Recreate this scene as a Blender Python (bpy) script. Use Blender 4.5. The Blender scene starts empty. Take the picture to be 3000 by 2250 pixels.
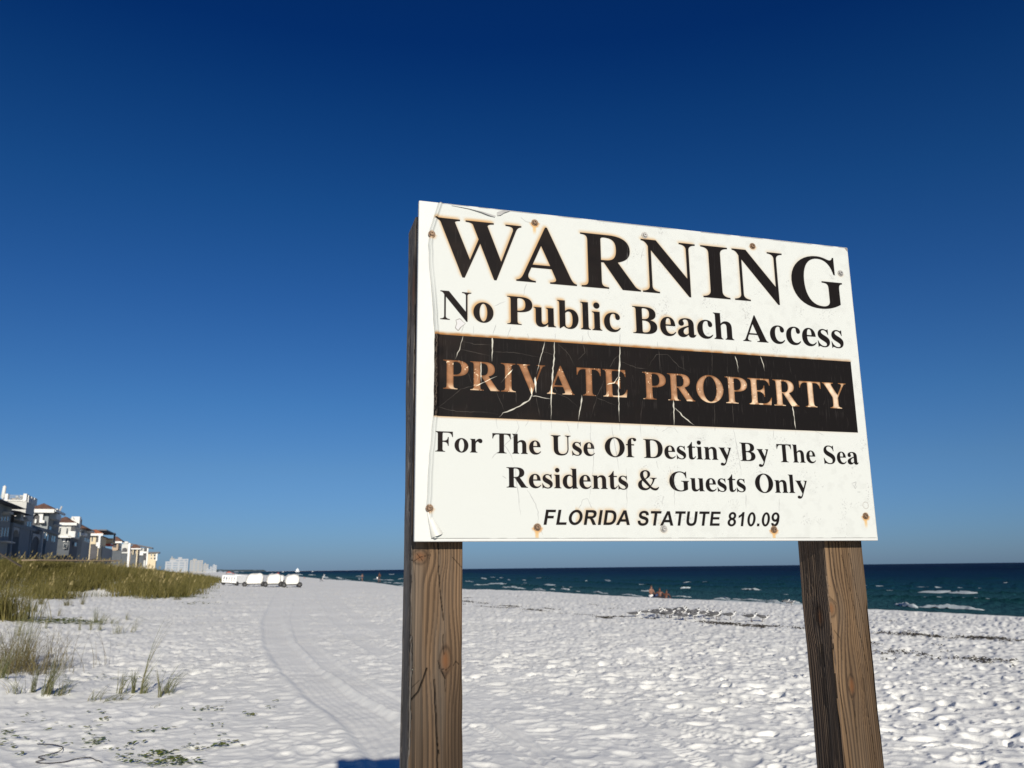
import bpy, bmesh, math, random
import numpy as np
from mathutils import Vector, Matrix, Euler

# ======================= camera, sky, sun, exposure =======================
SC = bpy.context.scene
C = SC.collection
SC.render.engine = 'CYCLES'
SC.view_settings.view_transform = 'Standard'
SC.view_settings.look = 'None'
SC.view_settings.gamma = 1.0
SC.view_settings.exposure = 0.12
SC.view_settings.use_curve_mapping = False
EYE = 1.6
FPX = 2432.0                                  # focal length in photograph pixels (3000 wide)
PITCH = math.atan(540/FPX); ROLL = math.atan(0.0115)
F_ = np.array([0, math.cos(PITCH), math.sin(PITCH)]); R0 = np.array([1., 0, 0]); U0 = np.cross(R0, F_)
CX = R0*math.cos(ROLL)-U0*math.sin(ROLL); CY = R0*math.sin(ROLL)+U0*math.cos(ROLL)
cam_d = bpy.data.cameras.new('camera'); cam = bpy.data.objects.new('camera', cam_d); C.objects.link(cam)
cam_d.sensor_width = 36.0; cam_d.lens = FPX/3000*36.0
cam_d.clip_start = 0.05; cam_d.clip_end = 60000
mw = Matrix.Identity(4)
for i in range(3):
    mw[i][0] = CX[i]; mw[i][1] = CY[i]; mw[i][2] = -F_[i]
mw[2][3] = EYE
cam.matrix_world = mw
cam_d.dof.use_dof = True; cam_d.dof.focus_distance = 1.62; cam_d.dof.aperture_fstop = 12.0
SC.camera = cam

SUN_AZ = math.radians(167.6); SUN_EL = math.radians(19.3)     # clockwise from the view direction (+Y)
SUNV = Vector((math.sin(SUN_AZ)*math.cos(SUN_EL), math.cos(SUN_AZ)*math.cos(SUN_EL), math.sin(SUN_EL)))
world = bpy.data.worlds.new('World'); SC.world = world; world.use_nodes = True
wn = world.node_tree.nodes; wl = world.node_tree.links
sky = wn.new('ShaderNodeTexSky'); sky.sky_type = 'NISHITA'; sky.sun_disc = False
sky.sun_elevation = SUN_EL; sky.sun_rotation = SUN_AZ
sky.air_density = 1.0; sky.dust_density = 0.35; sky.ozone_density = 2.2; sky.altitude = 0
bg = wn['Background']; bg.inputs['Strength'].default_value = 0.078
gam = wn.new('ShaderNodeGamma'); gam.inputs['Gamma'].default_value = 1.0
hsv = wn.new('ShaderNodeHueSaturation'); hsv.inputs['Saturation'].default_value = 1.0; hsv.inputs['Value'].default_value = 1.0
wl.new(sky.outputs[0], gam.inputs[0]); wl.new(gam.outputs[0], hsv.inputs['Color']); 
# the phone's rendering of this clear sky is deep and saturated: a smooth tint by height above the horizon, the same all round
wt = wn.new('ShaderNodeTexCoord'); wx_ = wn.new('ShaderNodeSeparateXYZ'); wl.new(wt.outputs['Generated'], wx_.inputs[0])
wr = wn.new('ShaderNodeValToRGB'); wl.new(wx_.outputs['Z'], wr.inputs[0]); wc = wr.color_ramp
TINT = [(0.0,(.27,.455,.98)),(.04,(.27,.47,.93)),(.115,(.27,.47,.80)),(.19,(.21,.45,.78)),(.31,(.13,.37,.73)),(.41,(.075,.32,.67)),(.50,(.04,.25,.60)),(.57,(.015,.18,.54)),(1.0,(.01,.15,.5))]
wc.elements[0].color = (*TINT[0][1], 1); wc.elements[1].color = (*TINT[-1][1], 1)
for p_, c_ in TINT[1:-1]: e_ = wc.elements.new(p_); e_.color = (*c_, 1)
wm = wn.new('ShaderNodeMix'); wm.data_type = 'RGBA'; wm.blend_type = 'MULTIPLY'; wm.inputs['Factor'].default_value = 1.0
wl.new(hsv.outputs[0], wm.inputs['A']); wl.new(wr.outputs[0], wm.inputs['B']); wl.new(wm.outputs['Result'], bg.inputs['Color'])
sun_d = bpy.data.lights.new('sun', 'SUN'); sun_d.energy = 5.0; sun_d.angle = math.radians(0.53); sun_d.color = (1.0, 0.93, 0.82)
sun = bpy.data.objects.new('sun', sun_d); C.objects.link(sun)
sun.rotation_euler = (-SUNV).to_track_quat('-Z', 'Y').to_euler(); sun.location = (0, -20, 30)

# ======================= helpers =======================
def ray(x, y):
    u = x-1500.0; v = 1125.0-y
    return F_*FPX+CX*u+CY*v
def gpt(x, y, z=0.0):
    """photograph pixel -> point at height z"""
    d = ray(x, y); t = (z-EYE)/d[2]
    return np.array([d[0]*t, d[1]*t, z])
def lim(n): return float(n)

def nmat(name):
    m = bpy.data.materials.new(name); m.use_nodes = True
    return m, m.node_tree.nodes, m.node_tree.links, m.node_tree.nodes['Principled BSDF']
def mat(name, col, rough=0.6, noise=0.12, scale=4.0, bump=0.0, bscale=30.0, metal=0.0, spec=0.5, island=False):
    """plain procedural material: colour broken up by noise, optional fine relief"""
    m, N, L, b = nmat(name)
    b.inputs['Roughness'].default_value = rough; b.inputs['Metallic'].default_value = metal
    b.inputs['Specular IOR Level'].default_value = spec
    tc = N.new('ShaderNodeTexCoord'); nz = N.new('ShaderNodeTexNoise'); nz.inputs['Scale'].default_value = scale; nz.inputs['Detail'].default_value = 6
    L.new(tc.outputs['Object'], nz.inputs['Vector'])
    rp = N.new('ShaderNodeValToRGB')
    rp.color_ramp.elements[0].position = 0.3; rp.color_ramp.elements[1].position = 0.7
    rp.color_ramp.elements[0].color = (*[c*(1-noise) for c in col], 1); rp.color_ramp.elements[1].color = (*[min(1, c*(1+noise)) for c in col], 1)
    if island:
        g = N.new('ShaderNodeNewGeometry'); L.new(g.outputs['Random Per Island'], rp.inputs[0])
        rp.color_ramp.elements[0].position = 0; rp.color_ramp.elements[1].position = 1
    else: L.new(nz.outputs['Fac'], rp.inputs[0])
    L.new(rp.outputs[0], b.inputs['Base Color'])
    if bump:
        n2 = N.new('ShaderNodeTexNoise'); n2.inputs['Scale'].default_value = bscale; n2.inputs['Detail'].default_value = 5
        L.new(tc.outputs['Object'], n2.inputs['Vector'])
        bp = N.new('ShaderNodeBump'); bp.inputs['Strength'].default_value = bump; bp.inputs['Distance'].default_value = 0.02
        L.new(n2.outputs['Fac'], bp.inputs['Height']); L.new(bp.outputs[0], b.inputs['Normal'])
    return m

def link(name, me, m, parent=None, loc=None):
    o = bpy.data.objects.new(name, me); C.objects.link(o)
    if m is not None: me.materials.append(m)
    if parent is not None: o.parent = parent
    if loc is not None: o.location = loc
    return o
def tag(o, label=None, cat=None, group=None, kind=None):
    if label: o['label'] = label
    if cat: o['category'] = cat
    if group: o['group'] = group
    if kind: o['kind'] = kind
    return o
def thing(name, label, cat, loc=(0, 0, 0), rz=0.0, group=None):
    o = bpy.data.objects.new(name, None); C.objects.link(o); o.empty_display_size = 0.1
    o.location = loc; o.rotation_euler = (0, 0, rz)
    return tag(o, label, cat, group)
def copy_thing(root, loc, rz, label, group=None, scale=None):
    r = root.copy(); C.objects.link(r); r.location = loc; r.rotation_euler = (0, 0, rz); r['label'] = label
    if group: r['group'] = group
    if scale: r.scale = scale
    for ch in root.children:
        c = ch.copy(); C.objects.link(c); c.parent = r
        for g in ch.children:
            d = g.copy(); C.objects.link(d); d.parent = c
    return r
def np_mesh(name, V, faces_flat, nper, smooth=True):
    """fast mesh from numpy: V (n,3), faces_flat (m*nper)"""
    me = bpy.data.meshes.new(name); nf = len(faces_flat)//nper
    me.vertices.add(len(V)); me.vertices.foreach_set('co', np.ascontiguousarray(V, np.float32).ravel())
    me.loops.add(len(faces_flat)); me.loops.foreach_set('vertex_index', np.ascontiguousarray(faces_flat, np.int32))
    me.polygons.add(nf); me.polygons.foreach_set('loop_start', np.arange(nf, dtype=np.int32)*nper)
    me.polygons.foreach_set('loop_total', np.full(nf, nper, np.int32))
    me.polygons.foreach_set('use_smooth', np.full(nf, smooth))
    me.update(calc_edges=True); me.validate()
    return me
def grid_faces(nr, nc, wrap=False):
    i = np.arange(nr-1)[:, None]; j = np.arange(nc if wrap else nc-1)[None, :]; j2 = (j+1) % nc
    return np.stack([i*nc+j, i*nc+j2, (i+1)*nc+j2, (i+1)*nc+j], -1).reshape(-1)
class MB:
    """collects boxes, prisms and lathes; build() links them as one mesh"""
    def __init__(s): s.v = []; s.f = []
    def add(s, vs, fs):
        n = len(s.v); s.v += [tuple(map(float, p)) for p in vs]; s.f += [tuple(i+n for i in f) for f in fs]
    def box(s, x0, x1, y0, y1, z0, z1):
        s.add([(x0,y0,z0),(x1,y0,z0),(x1,y1,z0),(x0,y1,z0),(x0,y0,z1),(x1,y0,z1),(x1,y1,z1),(x0,y1,z1)],
              [(0,3,2,1),(4,5,6,7),(0,1,5,4),(1,2,6,5),(2,3,7,6),(3,0,4,7)])
    def hip(s, x0, x1, y0, y1, z0, z1, k=.5, gx=0.0):
        """hipped roof; ridge along the longer side, k = how far the hips run in"""
        w = (x1-x0); d = (y1-y0); h = min(w, d)*k
        s.add([(x0,y0,z0),(x1,y0,z0),(x1,y1,z0),(x0,y1,z0),(x0+h,y0+h,z1),(x1-h,y0+h,z1),(x1-h,y1-h,z1),(x0+h,y1-h,z1)],
              [(0,3,2,1),(4,5,6,7),(0,1,5,4),(1,2,6,5),(2,3,7,6),(3,0,4,7)])
    def tube(s, pts, r, n=6, cap=True):
        pts = [Vector(p) for p in pts]; rs = r if isinstance(r, (list, tuple)) else [r]*len(pts)
        b = len(s.v); ring = []
        for i, p in enumerate(pts):
            t = (pts[min(i+1, len(pts)-1)]-pts[max(i-1, 0)]).normalized()
            a = t.cross(Vector((0, 0, 1)))
            if a.length < 1e-4: a = t.cross(Vector((1, 0, 0)))
            a.normalize(); c = t.cross(a)
            for k in range(n):
                q = p+(a*math.cos(2*math.pi*k/n)+c*math.sin(2*math.pi*k/n))*rs[i]; s.v.append(tuple(q))
        for i in range(len(pts)-1):
            for k in range(n):
                s.f.append((b+i*n+k, b+i*n+(k+1) % n, b+(i+1)*n+(k+1) % n, b+(i+1)*n+k))
        if cap: s.f.append(tuple(b+k for k in range(n))); s.f.append(tuple(b+(len(pts)-1)*n+n-1-k for k in range(n)))
    def blob(s, c, r, nu=10, nv=6, f=None):
        b = len(s.v)
        for j in range(nv+1):
            th = math.pi*j/nv
            for i in range(nu):
                ph = 2*math.pi*i/nu
                p = [math.sin(th)*math.cos(ph), math.sin(th)*math.sin(ph), math.cos(th)]
                k = f(p) if f else 1.0
                s.v.append((c[0]+p[0]*r[0]*k, c[1]+p[1]*r[1]*k, c[2]+p[2]*r[2]*k))
        for j in range(nv):
            for i in range(nu):
                s.f.append((b+j*nu+i, b+(j+1)*nu+i, b+(j+1)*nu+(i+1) % nu, b+j*nu+(i+1) % nu))
    def build(s, name, m, parent=None, smooth=False):
        me = bpy.data.meshes.new(name); me.from_pydata(s.v, [], s.f); me.update()
        if smooth:
            me.polygons.foreach_set('use_smooth', [True]*len(me.polygons))
        return link(name, me, m, parent)

# ---- vectorised value noise ----
def _hash(ix, iy, seed):
    h = (ix.astype(np.int64)*374761393+iy.astype(np.int64)*668265263+seed*974634777) & 0x7fffffff
    h = ((h ^ (h >> 13))*1274126177) & 0x7fffffff
    h = h ^ (h >> 16)
    return (h & 0xffff)/65535.0
def vnoise(x, y, seed=0):
    ix = np.floor(x); iy = np.floor(y); fx = x-ix; fy = y-iy
    fx = fx*fx*(3-2*fx); fy = fy*fy*(3-2*fy)
    a = _hash(ix, iy, seed); b = _hash(ix+1, iy, seed); c = _hash(ix, iy+1, seed); d = _hash(ix+1, iy+1, seed)
    return (a*(1-fx)+b*fx)*(1-fy)+(c*(1-fx)+d*fx)*fy
def fbm(x, y, seed=0, octv=4):
    s = 0; a = .5; n = 0
    for k in range(octv):
        s = s+a*vnoise(x*2**k+k*17.3, y*2**k-k*9.1, seed+k); n += a; a *= .5
    return s/n
def sstep(a, b, x):
    t = np.clip((x-a)/(b-a), 0, 1); return t*t*(3-2*t)
def polydist(x, y, P):
    """signed distance to an open polyline (positive on its left), and the parameter along it"""
    P = np.asarray(P, float); best = np.full(x.shape, 1e18); sg = np.zeros(x.shape); par = np.zeros(x.shape); acc = 0.0; bc = np.zeros(x.shape)
    for i in range(len(P)-1):
        ax, ay = P[i]; dx, dy = P[i+1]-P[i]; l2 = dx*dx+dy*dy; L = math.sqrt(l2)
        t = ((x-ax)*dx+(y-ay)*dy)/l2
        tc = np.clip(t, 0, 1)
        d = (x-ax-tc*dx)**2+(y-ay-tc*dy)**2
        cr = (dx*(y-ay)-dy*(x-ax))/L; tie = np.abs(d-best) <= 1e-7*best
        m = (d < best) & ~tie; sw = m | (tie & (np.abs(cr) > bc)); best = np.where(m, d, best)
        sg = np.where(sw, np.sign(cr), sg); bc = np.where(sw, np.abs(cr), bc); par = np.where(m, acc+tc*L, par); acc += L
    return np.sqrt(best)*sg, par
# ---- lettering: glyph outlines (1000 units per em) drawn as filled paths -------------
def sf(a, b, x0, x1, y, d=1, r=95):
    """slab serif with brackets running into a stem whose edges are a..b"""
    return (f"M{x0} {y} L{x1} {y} L{x1} {y+19*d} C{b+.45*(x1-b)} {y+22*d} {b} {y+38*d} {b} {y+r*d} "
            f"L{a} {y+r*d} C{a} {y+38*d} {a-.45*(a-x0)} {y+22*d} {x0} {y+19*d} Z")
def bar(a, b, y0, y1): return f"M{a} {y0} L{b} {y0} L{b} {y1} L{a} {y1} Z"
def ell(cx, cy, rx, ry):
    k = .5523
    return (f"M{cx-rx} {cy} C{cx-rx} {cy+k*ry} {cx-k*rx} {cy+ry} {cx} {cy+ry} C{cx+k*rx} {cy+ry} {cx+rx} {cy+k*ry} {cx+rx} {cy} "
            f"C{cx+rx} {cy-k*ry} {cx+k*rx} {cy-ry} {cx} {cy-ry} C{cx-k*rx} {cy-ry} {cx-rx} {cy-k*ry} {cx-rx} {cy} Z")
def lstem(a, b, x0, y):   # flag top of a lowercase stem
    return f"M{x0} {y-16} C{x0+30} {y-17} {a} {y-22} {a} {y-75} L{b} {y-90} L{b} {y} L{x0} {y} Z"
SERIF = {
 'W': (1000, 19, 981, ["+M72 650 L232 650 L402 205 L345 -15 L320 -15 Z", "+M320 -15 L345 -15 L528 440 L505 480 Z",
       "+M428 650 L590 650 L748 215 L694 -15 L668 -15 Z", "+M668 -15 L694 -15 L918 600 L882 600 Z",
       "+M19 676 L292 676 L292 657 C238 654 222 640 238 596 L120 560 L88 612 C72 645 58 655 19 657 Z",
       "+M354 676 L668 676 L668 657 C606 654 584 640 602 590 L480 560 L452 610 C436 642 412 655 354 657 Z",
       "+M800 676 L981 676 L981 657 C945 653 930 635 912 585 L880 590 C893 640 880 655 800 657 Z"]),
 'A': (722, 9, 689, ["+M9 0 L9 19 C50 22 72 50 92 98 L340 690 L361 690 L618 92 C642 42 655 24 689 19 L689 0 L385 0 L385 19 C440 20 462 36 449 68 L405 178 L178 178 L148 105 C130 55 150 22 225 19 L225 0 Z", "-M193 217 L389 217 L291 455 Z"]),
 'R': (722, 26, 715, ["+M26 676 L26 657 C90 655 106 640 106 580 L106 96 C106 36 90 21 26 19 L26 0 L342 0 L342 19 C275 21 260 36 260 96 L260 325 L290 325 L500 0 L715 0 L715 19 C680 25 660 40 640 70 L455 340 C555 365 602 415 602 500 C602 620 510 676 350 676 Z",
       "-M260 355 L260 610 C260 634 272 640 300 640 C400 640 438 600 438 500 C438 400 405 355 310 355 Z"]),
 'P': (611, 16, 600, ["+M16 676 L16 657 C80 655 96 640 96 580 L96 96 C96 36 80 21 16 19 L16 0 L345 0 L345 19 C268 21 251 36 251 96 L251 302 C480 300 600 360 600 490 C600 615 505 676 320 676 Z",
       "-M251 338 L251 610 C251 634 262 640 290 640 C390 640 436 600 436 490 C436 380 385 338 251 338 Z"]),
 'B': (667, 16, 619, ["+M16 676 L16 657 C80 655 96 640 96 580 L96 96 C96 36 80 21 16 19 L16 0 L350 0 C520 0 619 70 619 184 C619 275 560 330 450 350 C545 372 590 425 590 500 C590 615 500 676 330 676 Z",
       "-M251 370 L251 612 C251 634 262 640 290 640 C385 640 428 600 428 506 C428 410 380 370 290 370 Z",
       "-M251 330 L251 75 C251 46 266 37 300 37 C400 37 448 85 448 185 C448 285 395 330 285 330 Z"]),
 'D': (722, 14, 690, ["+M14 676 L14 657 C78 655 94 640 94 580 L94 96 C94 36 78 21 14 19 L14 0 L320 0 C560 0 690 125 690 345 C690 555 560 676 320 676 Z",
       "-M248 85 L248 592 C248 626 262 638 300 638 C450 638 518 550 518 345 C518 130 450 38 300 38 C262 38 248 52 248 85 Z"]),
 'E': (667, 16, 641, ["+"+sf(96,251,16,300,0), "+"+bar(96,251,60,620), "+"+sf(96,251,16,300,676,-1), "+M200 676 L597 676 L605 505 L585 505 C562 600 520 640 420 640 L200 640 Z",
       "+M200 0 L612 0 L641 192 L618 192 C575 75 520 37 400 37 L200 37 Z", "+M251 372 L251 334 C390 334 420 300 437 205 L458 205 L458 500 L437 500 C420 410 390 372 251 372 Z"]),
 'F': (611, 16, 583, ["+"+sf(96,251,16,335,0), "+"+bar(96,251,60,620), "+"+sf(96,251,16,300,676,-1), "+M200 676 L578 676 L583 500 L563 500 C540 600 500 640 400 640 L200 640 Z",
       "+M251 368 L251 330 C380 330 408 296 424 200 L446 200 L446 496 L424 496 C408 405 380 368 251 368 Z"]),
 'G': (778, 37, 755, ["+M462 355 L462 336 C535 333 553 318 553 255 L553 90 C553 44 515 16 455 16 C300 16 215 140 215 350 C215 550 295 656 430 656 C535 656 610 590 642 455 L664 455 L664 691 L644 691 C638 665 625 652 600 652 C565 652 520 691 420 691 C200 691 37 540 37 335 C37 120 190 -19 420 -19 C530 -19 620 5 706 55 L706 255 C706 318 718 333 755 336 L755 355 Z"]),
 'I': (389, 20, 370, ["+"+sf(118,272,20,370,0), "+"+bar(118,272,60,620), "+"+sf(118,272,20,370,676,-1)]),
 'N': (722, 16, 701, ["+"+sf(102,138,16,226,0,1,85), "+"+bar(102,138,60,600), "+M16 676 L205 676 L616 175 L616 -18 L594 -18 L110 575 C84 625 62 655 16 657 Z",
       "+"+bar(580,616,60,600), "+"+sf(580,616,494,701,676,-1,85)]),
 'O': (778, 35, 743, ["+"+ell(389,336,354,355), "-"+ell(389,336,172,320)]),
 'S': (556, 35, 513, ["+M48 218 L28 218 L38 -19 L60 -19 C68 6 80 14 98 14 C125 14 180 -19 272 -19 C420 -19 513 65 513 190 C513 290 460 350 330 415 C210 475 165 505 165 565 C165 620 205 655 270 655 C350 655 420 590 444 478 L464 478 L458 692 L438 692 C430 668 420 660 402 660 C375 660 340 692 262 692 C130 692 42 612 42 497 C42 405 95 345 215 285 C345 220 386 185 386 118 C386 55 345 18 280 18 C180 18 90 90 48 218 Z"]),
 'T': (667, 31, 636, ["+"+sf(256,411,171,496,0), "+"+bar(256,411,60,676), "+M31 676 L636 676 L636 496 L616 496 C590 600 560 640 460 640 L207 640 C107 640 77 600 51 496 L31 496 Z"]),
 'U': (722, 16, 701, ["+"+sf(106,260,16,350,676,-1), "+M106 620 L260 620 L260 215 C260 95 310 38 410 38 C520 38 583 105 583 235 L583 600 L619 600 L619 235 C619 65 530 -19 365 -19 C190 -19 106 60 106 215 Z", "+"+sf(583,619,500,701,676,-1,85)]),
 'V': (722, 16, 701, ["+M16 676 L16 657 C56 653 70 640 90 596 L350 -18 L372 -18 L600 566 C628 632 648 654 701 657 L701 676 L494 676 L494 657 C566 654 584 630 566 580 L424 210 L276 572 C250 636 262 654 330 657 L330 676 Z"]),
 'Y': (722, 15, 699, ["+"+sf(286,441,195,530,0), "+"+bar(286,441,60,300), "+M15 676 L15 657 C52 652 68 638 94 600 L286 285 L441 285 L590 560 C626 628 645 650 699 657 L699 676 L478 676 L478 657 C562 654 576 632 548 578 L432 356 L282 596 C262 634 272 652 334 657 L334 676 Z"]),
 'a': (500, 25, 488, ["+M300 320 C300 400 280 438 225 438 C190 438 165 425 165 402 C165 385 190 375 190 338 C190 300 160 272 118 272 C78 272 48 300 48 342 C48 420 130 473 245 473 C375 473 440 420 440 310 L440 95 C440 70 446 58 458 58 C468 58 474 64 482 78 L494 66 C472 10 435 -14 385 -14 C335 -14 305 10 296 62 C255 10 205 -14 150 -14 C80 -14 25 28 25 96 C25 180 100 225 300 288 Z", "-M300 252 L300 105 C285 75 260 60 232 60 C195 60 172 85 172 128 C172 180 210 218 300 252 Z"]),
 'b': (556, 17, 521, ["+"+"M17 676 L205 676 L205 420 C235 455 275 473 322 473 C440 473 521 380 521 240 C521 90 435 -14 310 -14 C250 -14 210 5 165 45 L80 -14 L66 -14 L66 580 C66 640 55 655 17 660 Z", "-M205 365 L205 110 C205 50 230 20 272 20 C345 20 376 90 376 225 C376 350 345 410 285 410 C255 410 228 395 205 365 Z"]),
 'c': (444, 25, 430, ["+M430 90 L414 104 C375 65 345 50 305 50 C220 50 168 130 168 255 C168 375 205 440 262 440 C290 440 305 425 305 395 C305 330 320 292 362 292 C398 292 422 318 422 355 C422 425 355 473 262 473 C120 473 25 370 25 228 C25 85 115 -14 245 -14 C325 -14 385 15 430 90 Z"]),
 'd': (556, 25, 534, ["+M534 0 L534 24 C498 28 489 38 489 85 L489 676 L300 676 L300 660 C340 655 350 640 350 590 L350 420 C320 458 285 473 240 473 C115 473 25 370 25 225 C25 85 108 -14 225 -14 C275 -14 312 2 350 45 L350 -14 L372 -14 C420 0 470 0 534 0 Z", "-M350 365 L350 110 C325 72 300 58 268 58 C205 58 170 115 170 228 C170 360 205 430 262 430 C300 430 330 405 350 365 Z"]),
 'e': (444, 25, 426, ["+M426 92 L408 106 C372 65 340 48 300 48 C220 48 168 120 168 245 L412 245 C405 395 340 473 228 473 C110 473 25 370 25 225 C25 80 110 -14 238 -14 C318 -14 378 20 426 92 Z", "-M170 282 L295 282 C295 390 275 438 230 438 C192 438 170 390 170 282 Z"]),
 'f': (333, 14, 389, ["+"+sf(70,208,14,290,0), "+"+"M70 60 L208 60 L208 420 L306 420 L306 461 L208 461 L208 570 C208 635 218 658 244 658 C280 658 262 570 326 570 C360 570 389 590 389 625 C389 668 345 691 270 691 C140 691 70 620 70 480 L70 461 L14 461 L14 420 L70 420 Z"]),
 'h': (556, 16, 534, ["+"+sf(62,201,16,246,0,1,80), "+"+sf(349,488,304,534,0,1,80), "+M16 676 L201 676 L201 405 C245 453 282 473 340 473 C435 473 488 410 488 300 L488 60 L349 60 L349 310 C349 375 330 405 290 405 C258 405 230 388 201 350 L201 60 L62 60 L62 590 C62 640 52 656 16 660 Z"]),
 'i': (278, 16, 255, ["+"+sf(66,205,16,255,0,1,80), "+M16 461 L205 461 L205 60 L66 60 L66 370 C66 425 56 440 16 445 Z", "+"+ell(130,612,76,78)]),
 'l': (278, 16, 255, ["+"+sf(66,205,16,255,0,1,80), "+M16 676 L205 676 L205 60 L66 60 L66 585 C66 640 56 655 16 660 Z"]),
 'n': (556, 21, 539, ["+"+sf(66,205,21,250,0,1,80), "+"+sf(354,493,309,539,0,1,80), "+M21 461 L195 461 L199 400 C245 453 285 473 344 473 C440 473 493 410 493 300 L493 60 L354 60 L354 310 C354 375 334 405 294 405 C262 405 234 388 205 350 L205 60 L66 60 L66 370 C66 425 56 440 21 445 Z"]),
 'o': (500, 25, 476, ["+"+ell(250,230,226,244), "-"+ell(250,230,86,208)]),
 'r': (444, 29, 434, ["+"+sf(74,213,29,270,0,1,80), "+M29 461 L200 461 L204 372 C250 445 300 473 348 473 C400 473 434 440 434 392 C434 350 408 322 370 322 C320 322 308 372 280 372 C255 372 213 330 213 280 L213 60 L74 60 L74 370 C74 425 64 440 29 445 Z"]),
 's': (389, 25, 361, ["+M32 158 L18 158 L24 -14 L40 -14 C48 8 55 14 68 14 C88 14 125 -14 192 -14 C295 -14 361 45 361 138 C361 205 325 248 235 295 C150 340 126 360 126 392 C126 420 150 440 188 440 C245 440 290 400 312 322 L328 322 L324 473 L308 473 C300 456 294 450 282 450 C262 450 236 473 184 473 C95 473 28 410 28 325 C28 255 62 215 150 168 C240 120 266 100 266 66 C266 36 238 18 196 18 C125 18 62 70 32 158 Z"]),
 't': (333, 20, 332, ["+M207 461 L314 461 L314 420 L207 420 L207 130 C207 72 214 54 240 54 C262 54 282 72 312 118 L332 106 C294 24 244 -12 178 -12 C104 -12 70 32 70 125 L70 420 L20 420 L20 440 C90 485 140 545 190 630 L207 630 Z"]),
 'u': (556, 16, 537, ["+M537 0 L537 20 C500 24 487 36 487 82 L487 461 L305 461 L305 445 C340 440 348 428 348 385 L348 110 C318 72 292 56 258 56 C220 56 201 80 201 138 L201 461 L16 461 L16 445 C54 440 62 425 62 375 L62 130 C62 35 110 -14 195 -14 C255 -14 300 8 350 66 L350 -5 C410 0 470 0 537 0 Z"]),
 'y': (500, 16, 480, ["+M16 461 L16 445 C45 440 58 424 82 372 L262 -18 L246 -62 C232 -100 212 -122 190 -122 C170 -122 165 -96 128 -96 C88 -96 60 -116 60 -148 C60 -184 92 -205 140 -205 C215 -205 250 -165 285 -75 L440 350 C464 418 468 438 480 445 L480 461 L345 461 L345 445 C398 440 405 420 386 365 L326 190 L240 375 C216 428 222 440 262 445 L262 461 Z"]),
 '&': (833, 62, 787, ["+M787 100 L770 116 C735 80 700 64 660 64 C610 64 570 82 512 132 C590 230 620 290 640 352 C655 392 675 404 722 408 L722 427 L478 427 L478 408 C545 404 575 388 575 352 C575 310 545 240 492 160 L330 370 C445 420 500 480 500 555 C500 640 435 691 335 691 C220 691 142 620 142 515 C142 460 158 415 196 355 C100 310 62 250 62 168 C62 55 150 -16 280 -16 C360 -16 420 10 478 66 C530 10 590 -16 655 -16 C715 -16 760 20 787 100 Z",
       "-M312 392 C272 455 258 495 258 548 C258 610 288 652 334 652 C376 652 404 616 404 560 C404 490 378 440 312 392 Z", "-M222 322 L436 106 C400 70 372 58 336 58 C252 58 196 122 196 210 C196 256 204 286 222 322 Z"]),
}
SANS = {
 'F': (611, 74, 567, ["+"+bar(74,218,0,716), "+"+bar(74,567,595,716), "+"+bar(74,510,305,425)]),
 'L': (611, 80, 585, ["+"+bar(80,224,0,716), "+"+bar(80,585,0,121)]),
 'O': (778, 44, 734, ["+"+ell(389,358,345,370), "-"+ell(389,358,197,247)]),
 'R': (722, 75, 715, ["+"+bar(75,219,0,716), "+M75 716 L400 716 C570 716 645 640 645 515 C645 400 580 335 465 318 C520 285 550 250 600 165 L700 0 L530 0 L420 180 C360 280 345 300 270 300 L75 300 Z", "-M219 415 L350 415 C450 415 497 440 497 507 C497 575 450 595 370 595 L219 595 Z"]),
 'I': (278, 68, 212, ["+"+bar(68,212,0,716)]),
 'D': (722, 72, 685, ["+M72 716 L340 716 C570 716 685 590 685 356 C685 120 570 0 340 0 L72 0 Z", "-M217 595 L300 595 C460 595 536 540 536 356 C536 180 460 121 320 121 L217 121 Z"]),
 'A': (722, 0, 718, ["+M0 0 L279 716 L432 716 L718 0 L561 0 L498 163 L212 163 L153 0 Z", "-M258 283 L452 283 L354 549 Z"]),
 'S': (667, 45, 622, ["+M45 233 L186 247 C200 150 250 108 335 108 C425 108 475 145 475 205 C475 255 440 275 325 303 C150 345 70 400 70 525 C70 645 170 728 325 728 C490 728 590 645 596 508 L451 502 C440 575 400 609 323 609 C250 609 210 580 210 535 C210 490 250 472 370 444 C545 402 622 345 622 207 C622 75 515 -12 334 -12 C160 -12 62 75 45 233 Z"]),
 'T': (611, 22, 590, ["+"+bar(234,379,0,716), "+"+bar(22,590,595,716)]),
 'U': (722, 72, 645, ["+M72 716 L72 300 C72 85 160 -12 362 -12 C560 -12 645 85 645 300 L645 716 L500 716 L500 290 C500 165 460 112 362 112 C262 112 217 165 217 290 L217 716 Z"]),
 'E': (667, 73, 618, ["+"+bar(73,217,0,716), "+"+bar(73,604,595,716), "+"+bar(73,570,316,436), "+"+bar(73,618,0,121)]),
 '8': (556, 37, 517, ["+"+ell(277,520,215,199), "+"+ell(277,195,240,207), "-"+ell(277,520,84,90), "-"+ell(277,200,103,108)]),
 '1': (556, 79, 393, ["+M393 0 L256 0 L256 517 C205 470 145 435 79 413 L79 538 C170 570 250 635 282 719 L393 719 Z"]),
 '0': (556, 42, 514, ["+"+ell(277,353,236,366), "-"+ell(277,353,98,255)]),
 '9': (556, 37, 510, ["+"+ell(272,475,235,244), "-"+ell(272,482,98,130), "+M510 475 C510 500 508 520 500 545 L372 420 C375 370 370 120 255 105 C215 102 190 125 184 175 L51 160 C62 55 135 -12 250 -12 C430 -12 510 140 510 380 Z"]),
 '.': (278, 72, 210, ["+"+bar(72,210,0,137)]),
}
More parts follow.
